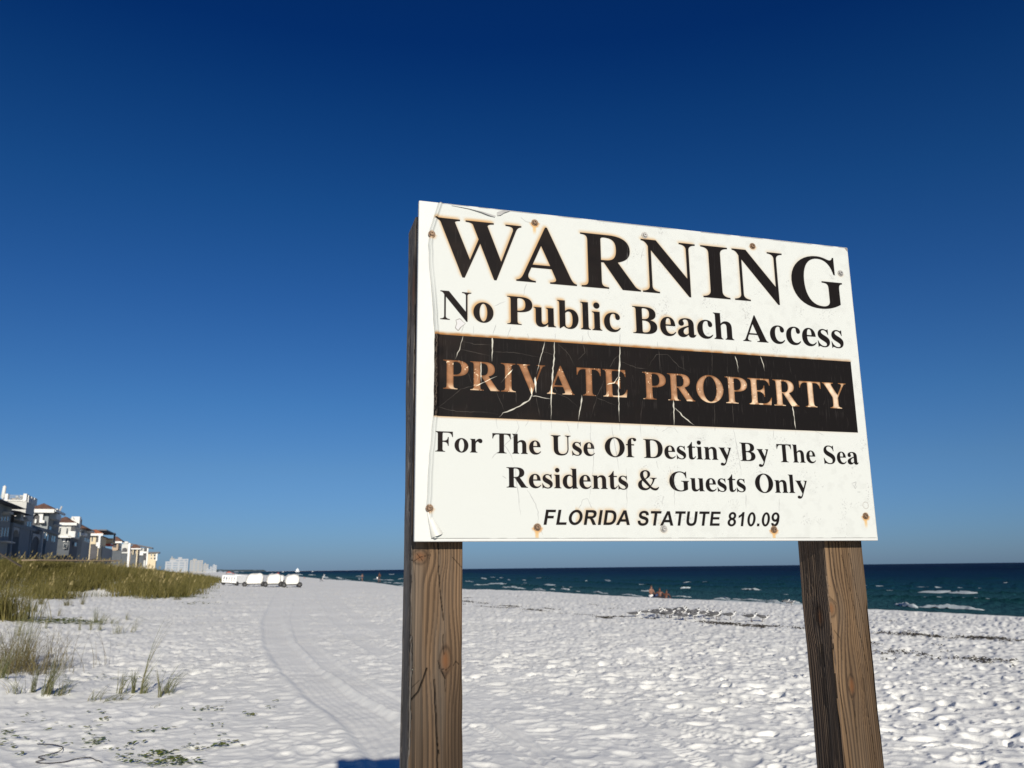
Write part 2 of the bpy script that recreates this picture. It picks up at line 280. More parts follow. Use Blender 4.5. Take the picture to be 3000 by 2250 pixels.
def _flat(path):
    import re
    tok = re.findall(r'[MLCZ]|-?[\d.]+', path); out = []; cur = None; i = 0
    while i < len(tok):
        c = tok[i]; i += 1
        if c == 'M': cur = [(float(tok[i]), float(tok[i+1]))]; i += 2
        elif c == 'L': cur.append((float(tok[i]), float(tok[i+1]))); i += 2
        elif c == 'C':
            p = [float(t) for t in tok[i:i+6]]; i += 6; x0, y0 = cur[-1]
            for k in range(1, 11):
                t = k/10; s = 1-t
                cur.append((s**3*x0+3*s*s*t*p[0]+3*s*t*t*p[2]+t**3*p[4], s**3*y0+3*s*s*t*p[1]+3*s*t*t*p[3]+t**3*p[5]))
        elif c == 'Z': out.append(np.array(cur))
    return out
def _fill(img, poly, sub=3):
    """max-in antialiased coverage of one polygon (pixel coords) -> returns (slice, coverage)"""
    x0, y0 = np.floor(poly.min(0)).astype(int)-1; x1, y1 = np.ceil(poly.max(0)).astype(int)+2
    x0, y0 = max(x0, 0), max(y0, 0); x1, y1 = min(x1, img.shape[1]), min(y1, img.shape[0])
    ys = y0+(np.arange((y1-y0)*sub)+.5)/sub; W = x1-x0; cov = np.zeros((len(ys), W))
    a = poly; b = np.roll(poly, -1, 0); edge = np.arange(W+1)+x0
    for r, y in enumerate(ys):
        m = (a[:, 1] <= y) != (b[:, 1] <= y)
        if not m.any(): continue
        A, B = a[m], b[m]; xs = np.sort(A[:, 0]+(y-A[:, 1])/(B[:, 1]-A[:, 1])*(B[:, 0]-A[:, 0]))
        for k in range(0, len(xs)-1, 2):
            c = np.clip(edge, xs[k], xs[k+1]); cov[r] += np.diff(c)
    return (slice(y0, y1), slice(x0, x1)), cov.reshape(y1-y0, sub, W).mean(1)
PX = 2.2     # texture pixels per millimetre
def put(img, font, ch, x0, x1, base, cap, slant=0.0):
    """draw one glyph so that its ink spans x0..x1 mm, on baseline base mm, with cap-height cap mm"""
    adv, l, r, ops = font[ch]; capu = 676 if font is SERIF else 716
    sy = cap/capu; sx = (x1-x0)/(r-l)
    tmp = np.zeros_like(img[:1, :1]); tmp = None
    buf = np.zeros(img.shape, np.float32) if False else None
    lay = None
    H, W = img.shape
    bx0 = int((x0-5-cap*.3)*PX); bx1 = int((x1+5+cap*.3)*PX); by0 = int((base-cap*1.2)*PX); by1 = int((base+cap*.4)*PX)
    bx0, by0 = max(bx0, 0), max(by0, 0); bx1, by1 = min(bx1, W), min(by1, H)
    lay = np.zeros((by1-by0, bx1-bx0), np.float32)
    for op in ops:
        for c in _flat(op[1:]):
            p = np.stack([(x0+(c[:, 0]-l)*sx+c[:, 1]*sy*slant)*PX-bx0, (base-c[:, 1]*sy)*PX-by0], 1)
            s, cov = _fill(lay, p)
            if op[0] == '+': lay[s] = np.maximum(lay[s], cov)
            else: lay[s] = np.minimum(lay[s], 1-cov)
    v = img[by0:by1, bx0:bx1]; np.maximum(v, lay, out=v)
def word(img, font, text, x0, x1, base, cap, slant=0.0):
    adv = [font[c][0] for c in text]; tot = sum(adv)-font[text[0]][1]-(font[text[-1]][0]-font[text[-1]][2])
    s = (x1-x0)/tot; pen = x0-font[text[0]][1]*s
    for c, a in zip(text, adv):
        put(img, font, c, pen+font[c][1]*s, pen+font[c][2]*s, base, cap, slant); pen += a*s
def lettering(img):
    for ch, a, b in (('W',29.5,193.2),('A',182,300.7),('R',310,431.5),('N',435.7,552.7),('I',565,624.8),('N',635,750.8),('G',768.7,890.1)):
        put(img, SERIF, ch, a, b, 138.8, 108.8)
    for t, a, b in (('No',40.5,138.2),('Public',164,385.9),('Beach',411.5,626.6),('Access',646.4,879.2)): word(img, SERIF, t, a, b, 222.6, 53.6)
    for t, a, b, y in (('For',33.6,116.7,458.4),('The',134.7,223.6,458.4),('Use',242.4,325.6,458.4),('Of',345.1,407.8,458.9),('Destiny',421.9,602.5,459.6),
                    ('By',621.3,683.2,460.2),('The',701.8,788.1,460.5),('Sea',806.9,885.9,460.8)): word(img, SERIF, t, a, b, y, 35)
    for t, a, b, y in (('Residents',159.6,388,517.6),('&',407.5,449,518),('Guests',470.3,628.4,518.8),('Only',648.8,763,519.4)): word(img, SERIF, t, a, b, y, 35.2)
    for t, a, b, y in (('FLORIDA',225.6,388,581.2),('STATUTE',402,567.5,582),('810.09',583.5,692.8,582.6)): word(img, SANS, t, a, b, y, 26, .2)
def lettering_light(img):
    word(img, SERIF, 'PRIVATE', 46.5, 394.7, 348.1, 52.2); word(img, SERIF, 'PROPERTY', 426, 874, 349.2, 52.2)
# ======================= the ground =======================
ZS = -1.0                                                        # still water level
CREST_PX = [(3000,1806),(2850,1798),(2539,1784),(2341,1771),(2150,1761),(1960,1753),(1763,1743),(1575,1731),(1360,1725),
            (1178,1719),(1110,1711),(1061,1703),(953,1697),(885,1690),(800,1685.5),(722,1682.5),(660,1680.5)]
CREST = [(70,-160),(52,-30),(38,12)]+[tuple(gpt(a, b, -.5)[:2]) for a, b in CREST_PX]
CREST += [(-330,1000),(-650,1950),(-1500,4300),(-2300,7500),(-2400,14000)]
FOOT = [(-90,0),(-52,32)]+[tuple(gpt(a, b, 0)[:2]) for a, b in ((0,1752),(150,1760),(290,1745),(400,1752),(530,1757),(572,1740),(606,1722),(630,1706),(643,1698))]+[(-62,165),(-120,320),(-215,570),(-900,2400)]
def px_path(pts): return [tuple(gpt(a, b, 0)[:2]) for a, b in pts]
TRACKS = [  # path, half width, depth, tread
    (px_path([(840,1722),(815,1749),(797,1817),(812,1885),(880,1966),(976,2048),(1085,2115),(1169,2197),(1290,2330)]), .30, .030, 0.0),
    (px_path([(875,1722),(872,1755),(865,1815),(890,1880),(965,1950),(1075,2020),(1200,2085)]), .17, .018, 0.0),
    (px_path([(920,1722),(945,1760),(990,1820),(1060,1880),(1170,1945)]), .18, .016, 0.0),
    (px_path([(960,1735),(1010,1785),(1090,1835),(1200,1890)]), .16, .014, 0.0),
    (px_path([(1300,1925),(1372,1950),(1480,1990),(1600,2030),(1760,2090),(1900,2143),(2050,2230),(2200,2330)]), .10, .009, 1.0),
    (px_path([(1250,2010),(1372,2075),(1450,2118),(1540,2175),(1640,2270)]), .08, .008, 1.0),
    (px_path([(1560,2020),(1700,2050),(1880,2095),(2050,2150),(2240,2190),(2400,2250)]), .09, .010, 1.0),
    (px_path([(1400,2130),(1500,2190),(1600,2260)]), .09, .012, 1.0),
]
def dimples(x, y, c, seed, rmin, rmax, dmin, dmax, rim, aspect=.62):
    """footprint-like hollows scattered one per cell, with a raised rim"""
    ix = np.floor(x/c); iy = np.floor(y/c); low = np.zeros_like(x); high = np.zeros_like(x)
    for a in (-1, 0, 1):
        for b in (-1, 0, 1):
            jx = ix+a; jy = iy+b
            cx = (jx+.1+.8*_hash(jx, jy, seed))*c; cy = (jy+.1+.8*_hash(jx, jy, seed+1))*c
            r = rmin+(rmax-rmin)*_hash(jx, jy, seed+2); th = 6.283*_hash(jx, jy, seed+3)
            dp = dmin+(dmax-dmin)*_hash(jx, jy, seed+4)
            dx = x-cx; dy = y-cy; ca = np.cos(th); sa = np.sin(th)
            u = (dx*ca+dy*sa)/r; v = (-dx*sa+dy*ca)/(r*aspect)
            q = np.sqrt(u*u+v*v)
            low = np.minimum(low, np.where(q < 1.0, -dp*(1-q**2.6), 0))
            high = np.maximum(high, rim*dp*np.exp(-((q-1.15)/.28)**2))
    return low+high
def terrain(x, y, detail=True):
    x = np.asarray(x, float); y = np.asarray(y, float)
    s, _ = polydist(x, y, CREST)
    z = -.5+.5*sstep(0, 18, s)
    z = np.where(s < 0, -.5+.125*np.maximum(s, -30), z)
    z = z+.05*np.sin((s+3*fbm(x/14, y/14, 5, 2))*.9)*sstep(0, 3, s)*(1-sstep(9, 16, s))
    d, _ = polydist(x, y, FOOT)
    n = fbm(x/9, y/9, 11, 3)
    dune = 2.25*sstep(-1.5, 14, d+4*(n-.5))*(.85+.3*n)*sstep(16, 46, np.hypot(x, y))*(1-.30*sstep(62, 130, np.hypot(x, y)))
    dune = dune*(1-.25*sstep(22, 45, d))
    z = z+np.where(d > -4, dune, 0)
    # a low mound at the left edge of the view
    z = z+.30*np.exp(-(((x+19.5)/3.6)**2+((y-27.5)/3.2)**2))
    z = z+.18*np.exp(-(((x+8.2)/1.7)**2+((y-12.4)/1.2)**2))
    if not detail: return z
    r = np.hypot(x, y); up = sstep(0, 2, s)
    mask = np.ones_like(x); add = np.zeros_like(x); inside = np.zeros_like(x)
    for P, hw, dep, tread in TRACKS:
        P = np.array(P); lo = P.min(0)-1.5; hi = P.max(0)+1.5
        m = (x > lo[0]) & (x < hi[0]) & (y > lo[1]) & (y < hi[1])
        if not m.any(): continue
        dd, t = polydist(x[m], y[m], P); q = np.abs(dd)/hw*(1+.15*(fbm(x[m]*2, y[m]*2, 31, 2)-.5))
        ins = 1-sstep(.8, 1.15, q); a = -dep*ins+dep*.55*np.exp(-((q-1.25)/.22)**2)+ins*.0022*np.sin(dd*2*math.pi/.09+3*fbm(t/2, dd*0, 79, 2))*(.3+vnoise(t/3, dd*0, 78))
        if tread:
            a = a*(.35+.9*vnoise(t/1.7, dd*0+dep*900, 76))+ins*.0050*np.sin(t*2*math.pi/.09+np.sign(dd)*2.2*q)*sstep(.25, .7, vnoise(t/1.1, dd*0+dep*900, 77))
        add[m] += a; inside[m] = np.maximum(inside[m], (1-sstep(1.0, 1.6, q))*(.62 if tread else 1.0)*(.7+.3*sstep(.3, .6, fbm(x[m]/.9, y[m]/.9, 80, 2))))
    # how trampled the sand is: less in the wheel tracks and in the wind-smoothed corner at bottom left
    smooth_corner = sstep(3.5, 7.5, np.hypot((x+3.6)/1.1, (y-7.6)))
    lane = 1-.45*np.exp(-(polydist(x, y, [TRACKS[1][0][k] for k in range(len(TRACKS[1][0]))])[0]/1.0)**2)*(r < 60)
    tr = (.35+.65*smooth_corner)*(1-.8*inside)*lane*up
    wx = x+.10*(fbm(x*3, y*3, 3, 2)-.5); wy = y+.10*(fbm(x*3, y*3, 4, 2)-.5)
    grow = 1+r/60
    h = dimples(wx, wy, .40, 100, .11, .22, .010, .046, .34, .55)
    h += .70*dimples(wx+5, wy+3, .21, 200, .045, .10, .006, .028, .45, .7)
    h += .042*(fbm(x/.75, y/.75, 7, 3)-.5)+.038*(.6-np.abs(2*fbm(wx/.62+.3*wy, wy/.50, 15, 3)-1)*1.6)*(.4+.8*vnoise(x/2.5, y/2.5, 16))+.05*(fbm(x/2.2, y/2.2, 8, 2)-.5)
    z = z+(1.0-.12*sstep(1, 6, x))*tr*h*np.minimum(grow, 1.8)+add+.010*(fbm(x*7, y*7, 9, 2)-.5)*np.where(r < 30, 1, 0)
    z = z+.05*(fbm(x/1.6, y/1.6, 12, 3)-.5)*(1-tr)
    return z
def ground_z(x, y):
    return float(terrain(np.array([x]), np.array([y]))[0])
def on_ground(px, py):
    """photograph pixel -> point on the modelled sand"""
    d = ray(px, py); lo, hi = 2.0, 900.0; n = np.hypot(d[0], d[1])
    t = np.geomspace(3.0, 900, 900)/n; X = d[0]*t; Y = d[1]*t; Z = EYE+d[2]*t
    T = terrain(X, Y, False); k = np.argmax(Z < T)
    if Z[k] >= T[k]: k = len(t)-1
    return Vector((X[k], Y[k], ground_z(X[k], Y[k])))

def polar_mesh(name, az, rr, zf):
    A, R = np.meshgrid(az, rr); X = R*np.sin(A); Y = R*np.cos(A); Z = zf(X.ravel(), Y.ravel())
    return np_mesh(name, np.stack([X.ravel(), Y.ravel(), Z], 1), grid_faces(len(rr), len(az), False), 4), X.ravel(), Y.ravel()
rad = np.radians
az = np.concatenate([np.linspace(-180, -36, 60)[:-1], np.linspace(-36, 36, 1020)[:-1], np.linspace(36, 180, 60)])
dep = np.linspace(1.6/5.6, 1.6/85, 450)
rr = np.concatenate([[.02], np.linspace(.6, 5.4, 14), 1.6/dep, np.geomspace(88, 15000, 90)])
me, gx, gy = polar_mesh('sand', rad(az), rr, terrain)
m, N, L, b = nmat('white quartz sand')
b.inputs['Roughness'].default_value = .95; b.inputs['Specular IOR Level'].default_value = .15
tc = N.new('ShaderNodeTexCoord')
n1 = N.new('ShaderNodeTexNoise'); n1.inputs['Scale'].default_value = .35; n1.inputs['Detail'].default_value = 8; L.new(tc.outputs['Object'], n1.inputs['Vector'])
n2 = N.new('ShaderNodeTexNoise'); n2.inputs['Scale'].default_value = 60; n2.inputs['Detail'].default_value = 6; L.new(tc.outputs['Object'], n2.inputs['Vector'])
rp = N.new('ShaderNodeValToRGB'); rp.color_ramp.elements[0].position = .3; rp.color_ramp.elements[1].position = .72
rp.color_ramp.elements[0].color = (.83, .83, .775, 1); rp.color_ramp.elements[1].color = (.94, .94, .885, 1)
mx = N.new('ShaderNodeMath'); mx.operation = 'MULTIPLY_ADD'; mx.inputs[1].default_value = .35; L.new(n2.outputs['Fac'], mx.inputs[0])
m2 = N.new('ShaderNodeMath'); m2.operation = 'MULTIPLY'; m2.inputs[1].default_value = .65; L.new(n1.outputs['Fac'], m2.inputs[0]); L.new(m2.outputs[0], mx.inputs[2])
L.new(mx.outputs[0], rp.inputs[0]); L.new(rp.outputs[0], b.inputs['Base Color'])
bp = N.new('ShaderNodeBump'); bp.inputs['Strength'].default_value = .35; bp.inputs['Distance'].default_value = .01; L.new(n2.outputs['Fac'], bp.inputs['Height']); L.new(bp.outputs[0], b.inputs['Normal'])
sand = link('sand', me, m); tag(sand, 'white trampled beach sand with tyre tracks running towards the dune', kind='structure')

# ======================= the sea =======================
def sea_h(x, y):
    s, par = polydist(x, y, CREST); t = -s; r = np.hypot(x, y)
    w = t/13.0+1.1*fbm(par/60, t/50, 41, 3)
    crest = np.abs(np.sin(math.pi*w)); crest = 1-crest
    near = sstep(2, 9, t)*(1-.75*sstep(50, 160, t))
    h = .42*crest**2.2*near*(.25+.9*vnoise(par/22, np.floor(w)*3.7, 42))
    h += .16*(fbm(x/2.6, y/1.9, 43, 3)-.5)*sstep(0, 4, t)+.30*(fbm(x/8, y/6, 45, 3)-.5)*sstep(15, 60, t)
    h += np.where(r > 300, .5*(fbm(x/22, y/22, 46, 2)-.5), 0)
    sea_t['h'] = h; return ZS+h*np.where(r < 3000, 1, .2), t
sea_t = {}
def sea_z(x, y):
    z, t = sea_h(x, y); sea_t['t'] = t; return z
az = np.concatenate([np.linspace(-26, 36, 700)[:-1], np.linspace(36, 120, 40)])
rr = np.concatenate([1.0/np.linspace(1/22, 1/700, 270), np.geomspace(720, 45000, 60)])
me, sx, sy = polar_mesh('sea', rad(az), rr, sea_z)
ah = me.attributes.new('swell', 'FLOAT', 'POINT'); ah.data.foreach_set('value', sea_t['h'].astype(np.float32)); at = me.attributes.new('offshore', 'FLOAT', 'POINT'); at.data.foreach_set('value', sea_t['t'].astype(np.float32))
m, N, L, b = nmat('gulf water')
b.inputs['Roughness'].default_value = .22; b.inputs['IOR'].default_value = 1.33; b.inputs['Specular IOR Level'].default_value = .32
an = N.new('ShaderNodeAttribute'); an.attribute_name = 'offshore'
tc = N.new('ShaderNodeTexCoord')
nz = N.new('ShaderNodeTexNoise'); nz.inputs['Scale'].default_value = .022; nz.inputs['Detail'].default_value = 5; L.new(tc.outputs['Object'], nz.inputs['Vector'])
ad = N.new('ShaderNodeMath'); ad.operation = 'MULTIPLY_ADD'; ad.inputs[1].default_value = 60; ad.inputs[2].default_value = -30; L.new(nz.outputs['Fac'], ad.inputs[0])
a2 = N.new('ShaderNodeMath'); a2.operation = 'ADD'; L.new(an.outputs['Fac'], a2.inputs[0]); L.new(ad.outputs[0], a2.inputs[1])
mr = N.new('ShaderNodeMapRange'); mr.inputs['From Max'].default_value = 300; L.new(a2.outputs[0], mr.inputs['Value'])
rp = N.new('ShaderNodeValToRGB'); cr = rp.color_ramp
cr.elements[0].position = 0; cr.elements[0].color = (.046, .112, .125, 1)
cr.elements[1].position = 1; cr.elements[1].color = (.0003, .0085, .034, 1)
for p, c in ((.05, (.024, .090, .105)), (.14, (.009, .058, .088)), (.40, (.0018, .025, .062))):
    e = cr.elements.new(p); e.color = (*c, 1)
L.new(mr.outputs[0], rp.inputs[0])
hn = N.new('ShaderNodeAttribute'); hn.attribute_name = 'swell'; hr = N.new('ShaderNodeMapRange'); hr.inputs['From Min'].default_value = .08; hr.inputs['From Max'].default_value = .34; hr.inputs['To Max'].default_value = .85; L.new(hn.outputs['Fac'], hr.inputs['Value'])
gm = N.new('ShaderNodeMix'); gm.data_type = 'RGBA'; gm.inputs['B'].default_value = (.005, .046, .042, 1); L.new(hr.outputs[0], gm.inputs['Factor']); L.new(rp.outputs[0], gm.inputs['A'])   # thin green water in the wave crests
mp = N.new('ShaderNodeMapping'); mp.inputs['Rotation'].default_value = (0, 0, math.radians(20)); mp.inputs['Scale'].default_value = (1.6, .7, 1); L.new(tc.outputs['Object'], mp.inputs['Vector'])
nb = N.new('ShaderNodeTexNoise'); nb.inputs['Scale'].default_value = 1.1; nb.inputs['Detail'].default_value = 7; nb.inputs['Roughness'].default_value = .62; L.new(mp.outputs[0], nb.inputs['Vector'])
bp = N.new('ShaderNodeBump'); bp.inputs['Strength'].default_value = 1.0; bp.inputs['Distance'].default_value = .6; L.new(nb.outputs['Fac'], bp.inputs['Height']); L.new(bp.outputs[0], b.inputs['Normal'])
# rough water seen at a low angle: dark body colour under a weak, broken reflection of the sky
df = N.new('ShaderNodeBsdfDiffuse'); L.new(gm.outputs['Result'], df.inputs[0]); L.new(bp.outputs[0], df.inputs['Normal'])
gl = N.new('ShaderNodeBsdfGlossy'); gl.inputs['Roughness'].default_value = .25; L.new(bp.outputs[0], gl.inputs['Normal'])
fr = N.new('ShaderNodeFresnel'); fr.inputs['IOR'].default_value = 1.33; L.new(bp.outputs[0], fr.inputs['Normal'])
fm = N.new('ShaderNodeMath'); fm.operation = 'MULTIPLY'; fm.inputs[1].default_value = .18; L.new(fr.outputs[0], fm.inputs[0])
ms = N.new('ShaderNodeMixShader'); L.new(fm.outputs[0], ms.inputs[0]); L.new(df.outputs[0], ms.inputs[1]); L.new(gl.outputs[0], ms.inputs[2]); L.new(ms.outputs[0], N['Material Output'].inputs['Surface'])
sea = link('sea', me, m); tag(sea, 'dark blue sea turning green towards the shore', kind='structure')

# foam: ragged white water on breaking waves (line from pixel to pixel, height in pixels)
FOAM = [((2618,1766),(2700,1776),16),((2690,1773),(2890,1783),17),((2775,1752),(2835,1752),9),((2938,1706),(2953,1706),5),
        ((2178,1725),(2228,1727),11),((2155,1722),(2168,1722),6),((2090,1750),(2140,1752),8),((2150,1750),(2230,1755),9),((2225,1753),(2290,1758),9),((2295,1757),(2345,1762),13),
        ((1992,1722),(2025,1722),10),((1965,1744),(2025,1746),8),((2110,1746),(2140,1750),6),((1880,1731),(1908,1733),7),((1862,1741),(1878,1742),6),((1820,1738),(1880,1743),7),
        ((1738,1732),(1780,1736),6),((1805,1725),(1828,1726),7),((1680,1729),(1700,1730),6),((1650,1725),(1672,1727),8),((1615,1725),(1628,1726),6),((1570,1723),(1598,1727),5),
        ((1470,1719),(1538,1723),8),((1560,1724),(1600,1728),4),((1390,1712),(1432,1713),5),((1362,1702),(1388,1703),4),((1410,1697),(1424,1698),5),((1488,1698),(1496,1699),4),((1525,1700),(1540,1701),5),((1715,1700),(1722,1700),4),
        ((1140,1682),(1160,1683),3),((1042,1688),(1060,1688),4),((985,1692),(1002,1694),5),((945,1690),(960,1694),6),((905,1685),(925,1686),4),((870,1683),(885,1684),4),((1165,1697),(1180,1697),4)]
V = []; Fq = []
rng = np.random.RandomState(4)
# broken lines of white water running parallel to the shore
cp = np.array(CREST[3:19], float); seg = np.diff(cp, axis=0); sl = np.hypot(seg[:, 0], seg[:, 1]); cum = np.concatenate([[0], np.cumsum(sl)])
for t0, thr, hh, sd in ((5.0, .50, .07, 1), (9.0, .70, .08, 2), (17.0, .68, .11, 3), (29.0, .70, .12, 4), (48.0, .74, .12, 5)):
    lmax = min(260.0, cum[-1]-12); nc = 1500; nr = 5; u = np.linspace(0, lmax, nc)
    cx_ = np.interp(u, cum, cp[:, 0]); cy_ = np.interp(u, cum, cp[:, 1]); cx_ = np.convolve(np.pad(cx_, 40, 'edge'), np.ones(81)/81, 'valid'); cy_ = np.convolve(np.pad(cy_, 40, 'edge'), np.ones(81)/81, 'valid')
    tx = np.gradient(cx_); ty = np.gradient(cy_); ln_ = np.hypot(tx, ty); nx_ = ty/ln_; ny_ = -tx/ln_
    off = t0+3.0*(fbm(u/18, u*0+sd, 600+sd, 3)-.5)*t0**.4
    env = sstep(thr, thr+.12, fbm(u/9, u*0+sd*3, 610+sd, 3)+.12*vnoise(u/1.1, u*0, 611+sd))
    W = np.linspace(0, 1, nr)[:, None]; wd = .5+.9*env
    Px = cx_+nx_*(off+(W-.5)*wd); Py = cy_+ny_*(off+(W-.5)*wd)
    z0 = sea_h(Px.ravel(), Py.ravel())[0].reshape(Px.shape)
    Pz = z0+hh*env*np.sin(math.pi*W)*(.2+1.4*fbm(Px*1.3, Py*1.3, 620+sd, 3))-.05*(1-env)-.02
    base = sum(len(vv) for vv in V) if V else 0; V.append(np.stack([Px, Py, Pz], -1).reshape(-1, 3)); Fq.append(grid_faces(nr, nc)+base)
for i, (p, q, hp) in enumerate(FOAM):
    a = gpt(*p, ZS+.12); c = gpt(*q, ZS+.12); d = c-a; ln = np.linalg.norm(d[:2]); dist = np.linalg.norm((a+c)/2)
    dirv = d/ln; h = hp/FPX*dist*.62; back = np.array([-dirv[1], dirv[0], 0])
    nc = int(min(160, max(14, ln/.12))); nr = 9
    u = np.linspace(0, 1, nc); v = np.linspace(0, 1, nr); U, W = np.meshgrid(u, v)
    env = np.clip(np.sin(math.pi*U), 0, 1)**.35
    ns = fbm(U*ln*1.1+i*31, W*3, 60+i, 3); ns2 = fbm(U*ln*4, W*7+i, 90+i, 2)
    z = h*env*np.sin(math.pi*np.clip(W*.9+.1, 0, 1))**.7*(.1+1.5*ns)+h*.55*(ns2-.5)-h*.30
    wob = (fbm(U*ln/3+i*7, U*0, 20+i, 2)-.5)*h*2.5
    P = a+dirv*(U[..., None]*ln)+back*((W-.5)[..., None]*h*2.2+wob[..., None])
    z0 = sea_h(P[..., 0].ravel(), P[..., 1].ravel())[0].reshape(U.shape)
    P[..., 2] = z0+z; b0 = len(V)//1
    base = sum(len(vv) for vv in V) if V else 0
    V.append(P.reshape(-1, 3)); Fq.append(grid_faces(nr, nc)+base)
me = np_mesh('wave_foam', np.concatenate(V), np.concatenate(Fq), 4)
FOAM_M = mat('foam', (.46, .52, .53), .8, .1, 3.0, .6, 8.0)
tag(link('wave_foam', me, FOAM_M), 'white broken foam along the small breaking waves', 'foam', kind='stuff')

# the far coast with the blue of the haze put into its colour
mb = MB(); pts = []
rng = random.Random(3)
P0c = Vector((-1500, 4300)); P1c = Vector((-2150, 7500))
for k in range(60):
    t = k/59; p = P0c.lerp(P1c, t); w = 60; h = rng.uniform(6, 14)
    d = (P1c-P0c).normalized(); nrm = Vector((-d.y, d.x)); a = p+nrm*90
    mb.add([(a.x-40, a.y-30, -1), (a.x+40, a.y-30, -1), (a.x+40, a.y+60, -1), (a.x-40, a.y+60, -1), (a.x-34, a.y-20, h), (a.x+34, a.y-20, h*.9), (a.x+30, a.y+50, h), (a.x-30, a.y+50, h)],
           [(0,3,2,1),(4,5,6,7),(0,1,5,4),(1,2,6,5),(2,3,7,6),(3,0,4,7)])
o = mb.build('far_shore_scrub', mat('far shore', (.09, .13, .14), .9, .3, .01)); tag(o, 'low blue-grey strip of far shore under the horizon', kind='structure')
# ======================= the warning sign =======================
BW, BH = .9144, .6096
B0 = np.array([-.16500, 1.39874, EYE+.04489]); WD = np.array([.96033, .27886, 0.]); DD = np.array([-.27886, .96033, 0.])
def onboard(px, py, yy=0.0):
    """photograph pixel -> (x along the board, height) on the vertical plane yy behind the board face"""
    d = ray(px, py); e = np.array([0, 0, EYE]); t = ((B0-e+DD*yy)@DD)/(d@DD); p = e+d*t
    return float((p-B0)@WD), float(p[2])
sign = thing('warning_sign', 'large white WARNING private property sign on two square wooden posts in the sand', 'sign', (B0[0], B0[1], 0), math.atan2(WD[1], WD[0]))
Z0 = B0[2]

def blur(a, r):
    r = int(max(1, round(r)))
    for ax in (0, 1):
        for _ in range(2):
            p = np.pad(a, [(r+1, r) if k == ax else (0, 0) for k in (0, 1)], mode='edge'); c = np.cumsum(p, axis=ax, dtype=np.float64)
            n = 2*r+1
            a = ((c[n:] - c[:-n]) if ax == 0 else (c[:, n:]-c[:, :-n]))/n
            a = a.astype(np.float32)
    return a
def shift(a, dx, dy):
    dx = int(round(dx*PX)); dy = int(round(dy*PX)); o = np.zeros_like(a)
    H, W = a.shape
    o[max(dy,0):H+min(dy,0), max(dx,0):W+min(dx,0)] = a[max(-dy,0):H+min(-dy,0), max(-dx,0):W+min(-dx,0)]
    return o
def stroke(buf, pts, w, wob=.6, seed=1, taper=True):
    pts = np.array(pts, float); lo = pts.min(0)-4; hi = pts.max(0)+4
    x0, y0 = max(0, int(lo[0]*PX)), max(0, int(lo[1]*PX)); x1, y1 = min(buf.shape[1], int(hi[0]*PX)), min(buf.shape[0], int(hi[1]*PX))
    X, Y = np.meshgrid((np.arange(x0, x1)+.5)/PX, (np.arange(y0, y1)+.5)/PX)
    wx = X+wob*3*(vnoise(X/6+seed, Y/6, seed)-.5); wy = Y+wob*3*(vnoise(X/6, Y/6+seed, seed+9)-.5)
    d, t = polydist(wx, wy, pts); L = sum(np.linalg.norm(pts[i+1]-pts[i]) for i in range(len(pts)-1))
    ww = w*(.55+.9*vnoise(t/9, t*0, seed+3))
    if taper: ww = ww*np.clip(np.minimum(t/L*5+.25, (1-t/L)*3+.15), 0, 1)
    v = np.clip((ww/2-np.abs(d))*PX+.5, 0, 1)
    s = buf[y0:y1, x0:x1]; np.maximum(s, v, out=s)
